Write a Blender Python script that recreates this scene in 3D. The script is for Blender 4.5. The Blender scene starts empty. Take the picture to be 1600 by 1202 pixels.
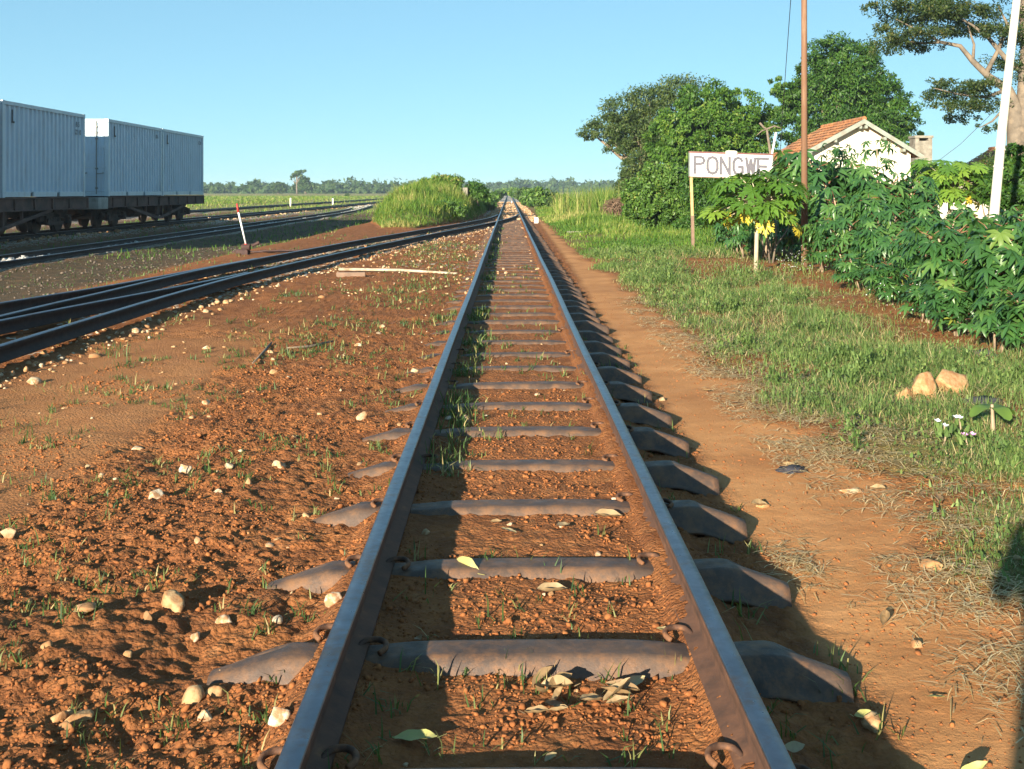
import bpy, math, random
import numpy as np
from mathutils import Vector, Matrix, Euler

S = bpy.context.scene
COL = S.collection
R = np.random.default_rng(7)
F, PX, PY, CH = 1750.0, 795.0, 298.0, 1.35      # focal length and vanishing point in photo pixels, eye height

def gp(x, y, z=0.0):
    """point at height z that the photo shows at pixel x, y"""
    Y = F * (CH - z) / (y - PY)
    return np.array([(x - PX) / F * Y, Y, z])

def at(x, y, Y):
    return np.array([(x - PX) / F * Y, Y, CH - (y - PY) / F * Y])

# ------------------------------------------------------------------ noise
def _h(ix, iy, iz, seed):
    n = (ix.astype(np.int64) * 374761393 + iy.astype(np.int64) * 668265263 + iz.astype(np.int64) * 2147483647 + seed * 974711) & 0xFFFFFFFF
    n = ((n ^ (n >> 13)) * 1274126177) & 0xFFFFFFFF
    n = ((n ^ (n >> 16)) * 2246822519) & 0xFFFFFFFF
    return ((n ^ (n >> 15)) & 0xFFFFFF) / float(0xFFFFFF)

def vnoise(x, y, seed=0):
    ix, iy = np.floor(x), np.floor(y)
    fx, fy = x - ix, y - iy
    fx = fx * fx * fx * (fx * (fx * 6 - 15) + 10); fy = fy * fy * fy * (fy * (fy * 6 - 15) + 10)
    z = np.zeros_like(ix)
    a, b = _h(ix, iy, z, seed), _h(ix + 1, iy, z, seed)
    c, d = _h(ix, iy + 1, z, seed), _h(ix + 1, iy + 1, z, seed)
    return (a + (b - a) * fx) * (1 - fy) + (c + (d - c) * fx) * fy

def fbm(x, y, f, octs=4, gain=.5, seed=0):
    s = np.zeros(np.broadcast(x, y).shape); a = 1.0; t = 0
    ca, sa = math.cos(.6), math.sin(.6)
    for o in range(octs):
        s = s + a * vnoise((x * ca - y * sa) * f + 17.3 * o, (x * sa + y * ca) * f - 9.1 * o, seed + o)
        t += a; a *= gain; f *= 2.03; ca, sa = ca * .8 - sa * .6, ca * .6 + sa * .8
    return s / t

def sstep(a, b, x):
    t = np.clip((x - a) / (b - a), 0, 1)
    return t * t * (3 - 2 * t)

# ------------------------------------------------------------------ scene helpers
def tag(o, label=None, cat=None, group=None, kind=None):
    if label: o['label'] = label
    if cat: o['category'] = cat
    if group: o['group'] = group
    if kind: o['kind'] = kind
    return o

def empty(name, loc, label=None, cat=None, group=None):
    o = bpy.data.objects.new(name, None); COL.objects.link(o)
    o.location = [float(v) for v in loc]; o.empty_display_size = .1
    return tag(o, label, cat, group)

def mesh_np(name, V, quads=None, tris=None, mat=None, parent=None, rnd=None, smooth=False, mats=None, midx=None, attrs=None):
    V = np.asarray(V, dtype=np.float32).reshape(-1, 3)
    if parent is not None:
        V = V - np.array(parent.location, dtype=np.float32)
    me = bpy.data.meshes.new(name)
    me.vertices.add(len(V)); me.vertices.foreach_set('co', V.ravel())
    parts, starts, tot = [], [], 0
    for arr, k in ((quads, 4), (tris, 3)):
        if arr is None or len(arr) == 0: continue
        arr = np.asarray(arr, dtype=np.int32).reshape(-1, k)
        parts.append(arr.ravel()); starts.append(np.arange(len(arr), dtype=np.int32) * k + tot); tot += arr.size
    L = np.concatenate(parts); st = np.concatenate(starts)
    me.loops.add(len(L)); me.loops.foreach_set('vertex_index', L)
    me.polygons.add(len(st)); me.polygons.foreach_set('loop_start', st)
    if smooth: me.polygons.foreach_set('use_smooth', np.ones(len(st), dtype=bool))
    for m in (mats or ([mat] if mat else [])): me.materials.append(m)
    if midx is not None: me.polygons.foreach_set('material_index', np.asarray(midx, dtype=np.int32))
    if rnd is not None:
        a = me.attributes.new('rnd', 'FLOAT', 'POINT'); a.data.foreach_set('value', np.asarray(rnd, dtype=np.float32))
    for k, v in (attrs or {}).items():
        a = me.attributes.new(k, 'FLOAT', 'POINT'); a.data.foreach_set('value', np.asarray(v, dtype=np.float32).ravel())
    me.update(calc_edges=True); me.validate()
    o = bpy.data.objects.new(name, me); COL.objects.link(o)
    if parent is not None: o.parent = parent
    return o

class MB:
    """collects simple shapes into one mesh"""
    def __init__(s): s.v, s.f, s.n = [], [], 0
    def add(s, v, f):
        v = np.asarray(v, float).reshape(-1, 3)
        s.v.append(v); s.f += [tuple(i + s.n for i in q) for q in f]; s.n += len(v); return s
    def box(s, lo, hi, rz=0, c=None):
        (a, b, d), (e, g, h) = lo, hi
        v = np.array([[a,b,d],[e,b,d],[e,g,d],[a,g,d],[a,b,h],[e,b,h],[e,g,h],[a,g,h]], float)
        return s.add(v, [(3,2,1,0),(4,5,6,7),(0,1,5,4),(1,2,6,5),(2,3,7,6),(3,0,4,7)])
    def bar(s, p, q, w, h):
        p, q = Vector([float(t) for t in p]), Vector([float(t) for t in q]); d = (q - p).normalized()
        up = Vector((0, 0, 1)) if abs(d.z) < .95 else Vector((1, 0, 0))
        a = d.cross(up).normalized() * (w / 2); b = a.cross(d).normalized() * (h / 2)
        v = [p - a - b, p + a - b, p + a + b, p - a + b, q - a - b, q + a - b, q + a + b, q - a + b]
        return s.add([tuple(t) for t in v], [(0,1,2,3),(7,6,5,4),(0,4,5,1),(1,5,6,2),(2,6,7,3),(3,7,4,0)])
    def tube(s, pts, rad, n=8, cap=True):
        pts = [Vector([float(t) for t in p]) for p in pts]
        if not hasattr(rad, '__len__'): rad = [rad] * len(pts)
        V = []; a = None
        for i, p in enumerate(pts):
            d = (pts[min(i + 1, len(pts) - 1)] - pts[max(i - 1, 0)])
            d = d.normalized() if d.length > 0 else Vector((0, 0, 1))
            if a is None:
                a = d.cross(Vector((0, 0, 1)) if abs(d.z) < .9 else Vector((1, 0, 0))).normalized()
            else:
                a = (a - d * a.dot(d)).normalized()
            b = d.cross(a)
            for k in range(n):
                t = 2 * math.pi * k / n
                V.append(tuple(p + (a * math.cos(t) + b * math.sin(t)) * rad[i]))
        f = []
        for i in range(len(pts) - 1):
            for k in range(n):
                f.append((i * n + k, i * n + (k + 1) % n, (i + 1) * n + (k + 1) % n, (i + 1) * n + k))
        if cap:
            f.append(tuple(range(n - 1, -1, -1))); f.append(tuple((len(pts) - 1) * n + k for k in range(n)))
        return s.add(V, f)
    def build(s, name, mat, parent=None, smooth=False, bevel=0):
        V = np.concatenate(s.v)
        if parent is not None: V = V - np.array(parent.location)
        me = bpy.data.meshes.new(name); me.from_pydata([tuple(v) for v in V], [], s.f)
        me.materials.append(mat)
        if smooth: me.polygons.foreach_set('use_smooth', [True] * len(me.polygons))
        me.update()
        o = bpy.data.objects.new(name, me); COL.objects.link(o)
        if parent is not None: o.parent = parent
        if bevel:
            m = o.modifiers.new('bevel', 'BEVEL'); m.width = bevel; m.segments = 2; m.limit_method = 'ANGLE'
        return o

def copy_tree(o, parent=None):
    c = o.copy(); COL.objects.link(c)
    if parent is not None: c.parent = parent
    for ch in list(o.children): copy_tree(ch, c)
    return c

# ------------------------------------------------------------------ materials
class N:
    def __init__(s, name):
        s.m = bpy.data.materials.new(name); s.m.use_nodes = True
        s.t = s.m.node_tree; s.b = s.t.nodes['Principled BSDF']; s.out = s.t.nodes['Material Output']
    def node(s, ty, **kw):
        n = s.t.nodes.new(ty)
        for k, v in kw.items(): setattr(n, k, v)
        return n
    def link(s, a, b): s.t.links.new(a, b)
    def pos(s):
        g = s.node('ShaderNodeNewGeometry'); return g.outputs['Position']
    def obj(s):
        g = s.node('ShaderNodeTexCoord'); return g.outputs['Object']
    def noise(s, vec, scale, detail=4, rough=.55, dist=0):
        n = s.node('ShaderNodeTexNoise'); n.inputs['Scale'].default_value = scale
        n.inputs['Detail'].default_value = detail; n.inputs['Roughness'].default_value = rough
        n.inputs['Distortion'].default_value = dist
        s.link(vec, n.inputs['Vector']); return n.outputs['Fac']
    def vor(s, vec, scale, feature='F1'):
        n = s.node('ShaderNodeTexVoronoi'); n.feature = feature; n.inputs['Scale'].default_value = scale
        s.link(vec, n.inputs['Vector']); return n
    def attr(s, name):
        n = s.node('ShaderNodeAttribute'); n.attribute_name = name; return n.outputs['Fac']
    def ramp(s, fac, stops):
        n = s.node('ShaderNodeValToRGB'); e = n.color_ramp.elements
        while len(e) < len(stops): e.new(.5)
        for i, (p, c) in enumerate(stops):
            e[i].position = p; e[i].color = (*c, 1) if len(c) == 3 else c
        s.link(fac, n.inputs['Fac']); return n.outputs['Color']
    def mix(s, fac, a, b, mode='MIX'):
        n = s.node('ShaderNodeMix', data_type='RGBA', blend_type=mode)
        for v, i in ((fac, 0), (a, 6), (b, 7)):
            if isinstance(v, (int, float)): n.inputs[i].default_value = v
            elif isinstance(v, tuple): n.inputs[i].default_value = (*v, 1)
            else: s.link(v, n.inputs[i])
        return n.outputs[2]
    def math(s, op, a, b=0.0, clamp=False):
        n = s.node('ShaderNodeMath', operation=op, use_clamp=clamp)
        for v, i in ((a, 0), (b, 1)):
            if isinstance(v, (int, float)): n.inputs[i].default_value = v
            else: s.link(v, n.inputs[i])
        return n.outputs[0]
    def bump(s, h, strength=.5, dist=.02, prev=None):
        n = s.node('ShaderNodeBump'); n.inputs['Strength'].default_value = strength; n.inputs['Distance'].default_value = dist
        s.link(h, n.inputs['Height'])
        if prev is not None: s.link(prev, n.inputs['Normal'])
        return n.outputs['Normal']
    def set(s, col=None, rough=None, metal=None, normal=None, spec=None):
        for v, k in ((col, 'Base Color'), (rough, 'Roughness'), (metal, 'Metallic'), (normal, 'Normal'), (spec, 'Specular IOR Level')):
            if v is None: continue
            if isinstance(v, (int, float)): s.b.inputs[k].default_value = v
            elif isinstance(v, tuple): s.b.inputs[k].default_value = (*v, 1)
            else: s.link(v, s.b.inputs[k])
        return s.m

def leaf_mat(name, stops, trans=.3, rough=.5, spec=.4, tcol=None):
    n = N(name); c = n.ramp(n.attr('rnd'), stops)
    n.set(c, rough, spec=spec)
    tr = n.node('ShaderNodeBsdfTranslucent')
    hs = n.mix(.6, c, tcol or (.20, .30, .03)); n.link(hs, tr.inputs['Color'])
    mx = n.node('ShaderNodeMixShader'); mx.inputs[0].default_value = trans
    n.link(n.b.outputs[0], mx.inputs[1]); n.link(tr.outputs[0], mx.inputs[2]); n.link(mx.outputs[0], n.out.inputs['Surface'])
    return n.m

def plain(name, col, rough=.6, metal=0, var=.25, scale=6, dirt=None, dscale=3, bump=0):
    n = N(name); p = n.obj()
    f = n.noise(p, scale, 5)
    d = tuple(c * (1 - var) for c in col); e = tuple(min(1, c * (1 + var * .6)) for c in col)
    c = n.ramp(f, [(.3, d), (.7, e)])
    if dirt:
        g = n.ramp(n.noise(p, dscale, 6, .65), [(.48, (0, 0, 0)), (.66, (1, 1, 1))])
        c = n.mix(g, c, dirt)
    nm = n.bump(n.noise(p, scale * 8, 4), bump, .004) if bump else None
    return n.set(c, rough, metal, nm)

SOIL_A, SOIL_B, SOIL_D = (.34, .138, .047), (.25, .094, .033), (.15, .055, .022)

def soil_material(name, path=False):
    n = N(name); p = n.pos()
    big = n.noise(p, .7, 4); mid = n.noise(p, 5, 6, .65); fine = n.noise(p, 40, 6, .7)
    c = n.ramp(mid, [(.3, SOIL_D), (.5, SOIL_B), (.72, SOIL_A)])
    c = n.mix(n.ramp(fine, [(.35, (.55, .55, .55)), (.5, (0, 0, 0))]), c, (.19, .080, .034))
    c = n.mix(n.ramp(n.noise(p, 14, 5, .7), [(.54, (0, 0, 0)), (.72, (.5, .5, .5))]), c, (.37, .19, .085))
    smooth = n.attr('smooth'); grass = n.attr('grass'); grav = n.attr('gravel'); field = n.attr('field'); dark = n.attr('darkbank')
    pathc = n.ramp(n.noise(p, 3.2, 6, .6), [(.3, (.40, .18, .066)), (.55, (.50, .24, .092)), (.75, (.56, .285, .12))])
    c = n.mix(smooth, c, pathc)
    c = n.mix(n.math('MULTIPLY', n.ramp(big, [(.42, (0, 0, 0)), (.62, (1, 1, 1))]), .35), c, (.24, .095, .036))
    # thatch under the grass
    gc = n.ramp(fine, [(.3, (.13, .085, .035)), (.5, (.15, .15, .045)), (.7, (.30, .24, .10))])
    c = n.mix(n.math('MULTIPLY', grass, n.ramp(mid, [(.3, (.55, .55, .55)), (.6, (1, 1, 1))]), True), c, gc)
    # ballast stone
    v = n.vor(p, 17); vc = n.node('ShaderNodeSeparateColor'); n.link(v.outputs['Color'], vc.inputs[0])
    sc = n.ramp(vc.outputs[0], [(0, (.22, .18, .14)), (.5, (.40, .36, .30)), (1, (.60, .55, .46))])
    gm = n.math('GREATER_THAN', n.math('ADD', grav, n.math('MULTIPLY', vc.outputs[1], .6)), .8)
    c = n.mix(gm, c, sc)
    fc = n.ramp(n.noise(p, .16, 6, .6), [(.3, (.15, .16, .045)), (.5, (.25, .23, .08)), (.7, (.40, .32, .15))])
    c = n.mix(field, c, fc)
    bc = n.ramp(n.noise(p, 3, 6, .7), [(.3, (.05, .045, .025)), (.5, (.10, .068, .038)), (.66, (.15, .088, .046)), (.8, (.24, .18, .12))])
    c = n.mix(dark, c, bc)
    wv = n.node('ShaderNodeVectorMath', operation='ADD'); n.link(p, wv.inputs[0])
    wn = n.node('ShaderNodeTexNoise'); wn.inputs['Scale'].default_value = 30; n.link(p, wn.inputs['Vector'])
    ws = n.node('ShaderNodeVectorMath', operation='SCALE'); ws.inputs['Scale'].default_value = .02; n.link(wn.outputs['Color'], ws.inputs[0]); n.link(ws.outputs[0], wv.inputs[1])
    cr = n.math('MULTIPLY', n.math('SUBTRACT', 1.0, n.vor(wv.outputs[0], 62).outputs['Distance']), n.math('SUBTRACT', 1.0, n.math('MULTIPLY', smooth, .93)))
    nm = n.bump(cr, .75, .012)
    nm = n.bump(n.math('MULTIPLY', fine, n.math('SUBTRACT', 1.0, n.math('MULTIPLY', smooth, .6))), .8, .014, nm)
    nm = n.bump(n.noise(p, 130, 3, .6), .4, .004, nm)
    stone = n.math('MULTIPLY', gm, n.math('SUBTRACT', 1.0, v.outputs['Distance']))
    nm = n.bump(stone, .8, .03, nm)
    return n.set(c, .95, 0, nm, .15)

M = {}
M['ground'] = soil_material('laterite_ground')
n = N('soil_clod'); p = n.pos()
M['clod'] = n.set(n.ramp(n.noise(p, 45, 5, .6), [(.3, SOIL_D), (.5, SOIL_B), (.72, SOIL_A)]), .95, 0, n.bump(n.noise(p, 90, 4), .4, .004), .15)
n = N('pale_stone'); p = n.pos()
c = n.ramp(n.attr('rnd'), [(0, (.24, .13, .065)), (.25, (.38, .24, .115)), (.6, (.46, .34, .20)), (1, (.56, .49, .37))])
c = n.mix(n.ramp(n.noise(p, 30, 5, .65), [(.42, (0, 0, 0)), (.58, (.9, .9, .9))]), c, (.33, .16, .068))
M['stone'] = n.set(c, .9, 0, n.bump(n.noise(p, 60, 5), .5, .006), .2)
n = N('grey_ballast'); p = n.pos()
c = n.ramp(n.attr('rnd'), [(0, (.20, .19, .18)), (.5, (.34, .33, .31)), (1, (.52, .50, .46))])
M['ballast'] = n.set(c, .9, 0, n.bump(n.noise(p, 60, 4), .4, .006), .2)

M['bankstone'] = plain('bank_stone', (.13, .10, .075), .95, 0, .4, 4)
# rail steel
n = N('rail_running_top'); p = n.pos()
c = n.ramp(n.noise(p, 9, 5, .6), [(.3, (.13, .135, .155)), (.7, (.21, .215, .24))])
c = n.mix(n.ramp(n.noise(p, 5, 8, .78), [(.52, (0, 0, 0)), (.66, (.8, .8, .8))]), c, (.20, .105, .06))
M['rail_top'] = n.set(c, n.ramp(n.noise(p, 30, 4), [(.3, (.27,) * 3), (.7, (.42,) * 3)]), .95, n.bump(n.noise(p, 45, 3), .08, .002))
n = N('rail_rusty_side'); p = n.pos()
c = n.ramp(n.noise(p, 14, 6, .65), [(.3, (.055, .028, .018)), (.6, (.12, .055, .030)), (.8, (.24, .11, .045))])
M['rail_side'] = n.set(c, .8, .1, n.bump(n.noise(p, 90, 4), .3, .003))
n = N('siding_rail_side'); p = n.pos()
M['rail_dark'] = n.set(n.ramp(n.noise(p, 14, 6, .65), [(.3, (.022, .016, .014)), (.6, (.045, .028, .022)), (.8, (.09, .05, .03))]), .85, .1, n.bump(n.noise(p, 90, 4), .3, .003))
# sleeper steel: brown-violet rust with soil dust on it
n = N('sleeper_rust'); p = n.pos()
c = n.ramp(n.noise(p, 6, 6, .6), [(.3, (.060, .040, .031)), (.55, (.096, .062, .044)), (.75, (.14, .085, .053))])
d = n.ramp(n.noise(n.pos(), 12, 9, .8), [(.46, (0, 0, 0)), (.66, (.62, .62, .62))])
c = n.mix(d, c, (.25, .115, .046))
M['sleeper'] = n.set(c, n.ramp(n.noise(p, 20, 4), [(.3, (.48,) * 3), (.7, (.75,) * 3)]), .15, n.bump(n.noise(p, 60, 7, .7), .45, .004))
M['clip'] = plain('clip_rust', (.085, .042, .026), .8, .2, .35, 30, (.25, .11, .045), 12, .3)

M['grass'] = leaf_mat('verge_grass', [(0, (.062, .112, .032)), (.35, (.125, .20, .055)), (.62, (.225, .29, .088)), (.72, (.33, .30, .12)), (.86, (.47, .37, .18)), (1, (.56, .46, .26))], .3, .55, .25)
M['weed'] = leaf_mat('track_weed', [(0, (.03, .065, .02)), (.5, (.07, .125, .035)), (.75, (.18, .20, .065)), (1, (.42, .33, .15))], .3, .5, .3)
M['longgrass'] = leaf_mat('long_grass', [(0, (.045, .11, .018)), (.4, (.095, .19, .028)), (.72, (.19, .26, .045)), (1, (.42, .38, .14))], .35, .6, .2)
M['straw'] = leaf_mat('dry_straw', [(0, (.34, .23, .10)), (.5, (.56, .42, .21)), (1, (.72, .60, .36))], .25, .7, .2, (.5, .38, .18))
M['mango'] = leaf_mat('mango_leaf', [(0, (.026, .070, .010)), (.45, (.055, .130, .016)), (.8, (.10, .185, .022)), (1, (.16, .22, .035))], .26, .52, .28)
M['mango_dark'] = leaf_mat('dark_mango_leaf', [(0, (.018, .054, .010)), (.5, (.040, .105, .015)), (1, (.09, .16, .024))], .24, .52, .28)
M['acacia'] = leaf_mat('feathery_leaf', [(0, (.025, .05, .014)), (.5, (.055, .09, .022)), (1, (.12, .15, .04))], .25, .55, .3)
M['umbrella'] = leaf_mat('umbrella_tree_leaf', [(0, (.014, .034, .010)), (.5, (.034, .062, .015)), (.85, (.08, .10, .025)), (1, (.14, .13, .04))], .3, .55, .3)
M['shrub'] = leaf_mat('shrub_leaf', [(0, (.032, .080, .015)), (.5, (.080, .165, .028)), (.9, (.14, .23, .042)), (1, (.24, .26, .06))], .28, .5, .35)
M['cassava'] = leaf_mat('cassava_leaf', [(0, (.024, .072, .021)), (.5, (.046, .128, .032)), (.9, (.092, .188, .043)), (.97, (.12, .20, .04)), (1, (.45, .34, .05))], .25, .38, .5, (.12, .26, .03))
M['papaya'] = leaf_mat('papaya_leaf', [(0, (.045, .12, .018)), (.5, (.095, .20, .028)), (.82, (.18, .29, .04)), (.9, (.48, .42, .04)), (1, (.58, .40, .05))], .3, .45, .4, (.3, .4, .04))
M['far_leaf'] = leaf_mat('far_tree_leaf', [(0, (.022, .05, .016)), (.5, (.045, .085, .024)), (1, (.09, .13, .035))], .2, .6, .2)
M['thicket'] = leaf_mat('dry_twig_thicket', [(0, (.10, .06, .04)), (1, (.26, .18, .12))], .1, .8, .1, (.2, .12, .08))
M['drylf'] = leaf_mat('fallen_leaf', [(0, (.14, .08, .04)), (.4, (.28, .185, .09)), (.7, (.40, .31, .18)), (1, (.36, .36, .12))], .15, .55, .4, (.5, .38, .2))
M['bark'] = plain('grey_bark', (.22, .17, .12), .9, 0, .4, 5, (.12, .09, .06), 4, .6)
M['palebark'] = plain('pale_bark', (.15, .12, .09), .9, 0, .3, 4, (.22, .17, .12), 3, .5)
M['stem'] = plain('cassava_stem', (.36, .27, .18), .8, 0, .3, 12)
M['redstem'] = plain('leaf_stalk', (.28, .12, .07), .6, 0, .3, 12)
M['paptrunk'] = plain('papaya_trunk', (.46, .40, .28), .8, 0, .25, 14, None, 3, .3)

def streaks(name, base, dirt, rough=.5, metal=0, amt=.5):
    n = N(name); o = n.obj()
    mp = n.node('ShaderNodeMapping'); mp.inputs['Scale'].default_value = (4, 4, .5); n.link(o, mp.inputs['Vector'])
    f = n.ramp(n.noise(mp.outputs[0], 2.2, 6, .65), [(.52, (0, 0, 0)), (.8, (amt,) * 3)])
    c = n.mix(f, n.ramp(n.noise(o, 1.5, 4), [(.3, tuple(v * .9 for v in base)), (.7, base)]), dirt)
    return n.set(c, rough, metal)
M['cont'] = streaks('container_paint', (.43, .56, .67), (.26, .24, .22), .45)
M['cont_frame'] = streaks('container_frame_paint', (.46, .57, .64), (.22, .18, .15), .45)
M['black'] = plain('black_paint', (.02, .022, .03), .6)
M['grey_text'] = plain('faded_grey_letters', (.22, .23, .22), .7)
M['wagon'] = plain('wagon_oxide', (.105, .060, .048), .8, .1, .35, 3, (.05, .035, .03), 2, .2)
M['wagon_grey'] = plain('headstock_grey', (.26, .27, .25), .8, 0, .3, 3, (.12, .08, .06), 2)
M['bogie'] = plain('bogie_grime', (.050, .036, .032), .85, .1, .4, 4, (.10, .055, .04), 3, .3)
M['plaster'] = streaks('white_limewash', (.74, .69, .55), (.42, .33, .22), .9, 0, .5)
M['barge'] = plain('barge_board_grey', (.24, .27, .23), .7, 0, .25, 8, (.20, .17, .13), 4)
M['concrete'] = plain('old_concrete', (.25, .23, .19), .95, 0, .35, 5, (.15, .13, .10), 3, .5)
M['old_post'] = plain('weathered_post', (.44, .38, .28), .9, 0, .3, 8, (.28, .15, .075), 5)
M['sign_white'] = plain('sign_white', (.74, .74, .72), .55, 0, .04, 4, (.58, .52, .45), 3)
M['sign_frame'] = plain('sign_frame', (.17, .075, .068), .7, 0, .3, 8)
M['sign_side'] = plain('sign_side', (.16, .19, .17), .7, 0, .3, 8)
M['letters'] = plain('sign_letters', (.115, .11, .13), .7, 0, .2, 30)
M['plaque'] = plain('sign_plaque', (.62, .61, .52), .6, 0, .1, 20)
M['post_tan'] = plain('sign_post_tan', (.50, .34, .15), .8, 0, .3, 8)
M['post_brown'] = plain('sign_post_brown', (.20, .13, .09), .85, 0, .3, 8)
M['pole_rust'] = streaks('rusty_pole', (.20, .105, .06), (.34, .23, .14), .8, .1, .9)
M['pole_white'] = streaks('pole_white', (.64, .62, .50), (.50, .46, .33), .5, 0, .5)
M['white'] = plain('white_paint', (.76, .76, .72), .7, 0, .12, 8)
M['red'] = plain('red_paint', (.40, .035, .03), .6, 0, .25, 8)
M['lever_iron'] = plain('lever_iron', (.055, .028, .024), .8, .2, .4, 10)
M['wire'] = plain('wire', (.05, .05, .05), .6)
n = N('clay_roof_tiles'); o = n.obj()
sx = n.node('ShaderNodeSeparateXYZ'); n.link(o, sx.inputs[0])
tv = n.vor(o, 5.5); tc = n.node('ShaderNodeSeparateColor'); n.link(tv.outputs['Color'], tc.inputs[0])
c = n.ramp(tc.outputs[0], [(0, (.36, .13, .045)), (.5, (.50, .20, .07)), (1, (.60, .28, .11))])
c = n.mix(n.ramp(n.noise(o, 1.3, 6, .7), [(.42, (0, 0, 0)), (.62, (.8, .8, .8))]), c, (.20, .10, .055))
M['tiles'] = n.set(c, .85, 0, n.bump(n.noise(o, 18, 4), .5, .02))
M['skin'] = plain('skin', (.45, .27, .19), .5, 0, .1, 5)
M['cloth'] = plain('cotton_shirt', (.15, .2, .32), .9, 0, .15, 20)
M['petal_w'] = plain('white_petal', (.80, .82, .86), .6, 0, .05)
M['petal_p'] = plain('pink_petal', (.72, .32, .62), .6, 0, .1)
M['rag'] = plain('black_rag', (.03, .03, .04), .9)

# ------------------------------------------------------------------ the ground
RAILS = {  # name -> list of (Y, X), head height
    'main_l': ([(-1.5, -.470), (700, -.470)], .13),
    'main_r': ([(-1.5, .582), (700, .582)], .13),
    'a4': ([(2, -3.98), (8.86, -4.02), (13.5, -3.98), (17.2, -3.80), (22.3, -3.30), (26.7, -2.79), (32.3, -2.10), (38, -1.33), (44, -.58), (51, .10), (57.7, .50)], .13),
    'a2': ([(2, -5.03), (10.9, -4.97), (13.4, -4.90), (17, -4.80), (20.5, -4.48), (24, -4.12), (27.7, -3.70), (32.3, -3.10), (36.4, -2.55), (44, -1.55), (51, -.86), (57.7, -.54)], .13),
    'a1': ([(3, -7.6), (6, -6.85), (9, -6.15), (12.2, -5.56), (14.8, -5.12), (18, -4.80), (20.3, -4.57)], .128),
    'a3': ([(3, -6.2), (6, -5.6), (9, -5.02), (11.5, -4.68), (13.5, -4.36), (15.2, -4.10), (16.8, -3.91)], .128),
    'd_r': ([(4, -10.3), (20, -10.35), (45, -10.55), (75, -11.0), (100, -12.6), (130, -15.2)], -.10),
    'd_l': ([(4, -11.35), (20, -11.4), (45, -11.6), (75, -12.05), (100, -13.65), (130, -16.25)], -.10),
    'w_r': ([(4, -14.05), (100, -14.05), (150, -15.1), (260, -19)], .07),
    'w_l': ([(4, -15.10), (100, -15.10), (150, -16.15), (260, -20)], .07),
    'e_r': ([(4, -20.3), (120, -20.3), (260, -20.2)], .05),
    'e_l': ([(4, -21.35), (120, -21.35), (260, -21.2)], .05),
}
def smooth_path(pts, step_px=18):
    """Catmull-Rom through (Y, X) points"""
    P = np.array([(x, y) for y, x in pts], float)
    if len(P) == 2: return P
    P = np.vstack([2 * P[0] - P[1], P, 2 * P[-1] - P[-2]])
    out = []
    for i in range(1, len(P) - 2):
        for t in np.linspace(0, 1, step_px, endpoint=False):
            a, b, c, d = P[i - 1], P[i], P[i + 1], P[i + 2]
            out.append(.5 * (2 * b + (c - a) * t + (2 * a - 5 * b + 4 * c - d) * t * t + (3 * b - 3 * c + d - a) * t ** 3))
    out.append(P[-2]); return np.array(out)
def rail_x(name, Y):
    p = smooth_path(RAILS[name][0]); return np.interp(Y, p[:, 1], p[:, 0])

SL0, SLSP = 2.55, .745          # first sleeper and spacing along the main track
PX_ = [-400, -26, -23, -22, -19.6, -19, -16.3, -15.8, -13.4, -12.8, -12.2, -9.9, -9.2, -7.2, -6.2, -5.6, -3.3, -2.4, -.95, -.62, -.535, -.43, -.36, .44, .50, .535, .58, .625, .68, .80, 1.05, 1.7, 3, 5, 9, 20, 60]
PZ_ = [0, 0, -.2, -.10, -.10, -.2, -.22, -.09, -.09, -.24, -.25, -.25, -.33, -.30, -.10, -.05, -.05, -.03, -.022, -.022, .010, -.008, -.012, -.012, -.010, .022, .030, -.02, -.06, -.095, -.115, -.09, -.04, 0, .05, .2, .3]

def mound(X, Y):
    g = np.interp(Y, [40.5, 43, 46, 50, 56, 64, 80, 105, 125], [0, .25, .65, 1.1, 1.5, 1.45, 1.2, .9, 0])
    c = np.interp(Y, [42, 50, 60, 110], [-4.1, -3.9, -4.3, -4.6]); w = np.interp(Y, [42, 50, 60, 110], [.7, 2.2, 2.9, 3.1])
    return g * np.clip(1 - ((X - c) / w) ** 2, 0, 1) ** .7 * (.62 + .72 * fbm(X, Y, .42, 3, .55, 19))

def base_h(X, Y):
    z = np.interp(X, PX_, PZ_)
    far = sstep(60, 140, Y)
    z = z * (1 - far * (np.abs(X) < 9) * .6)
    z = z - .028 * sstep(4.3, 3.2, Y) * sstep(-.46, -.2, X) * sstep(.6, .4, X)
    z = z - .042 * sstep(6.5, 3.4, Y) * sstep(-1.25, -.95, X) * sstep(-.56, -.66, X)
    return z + mound(X, Y)

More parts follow.
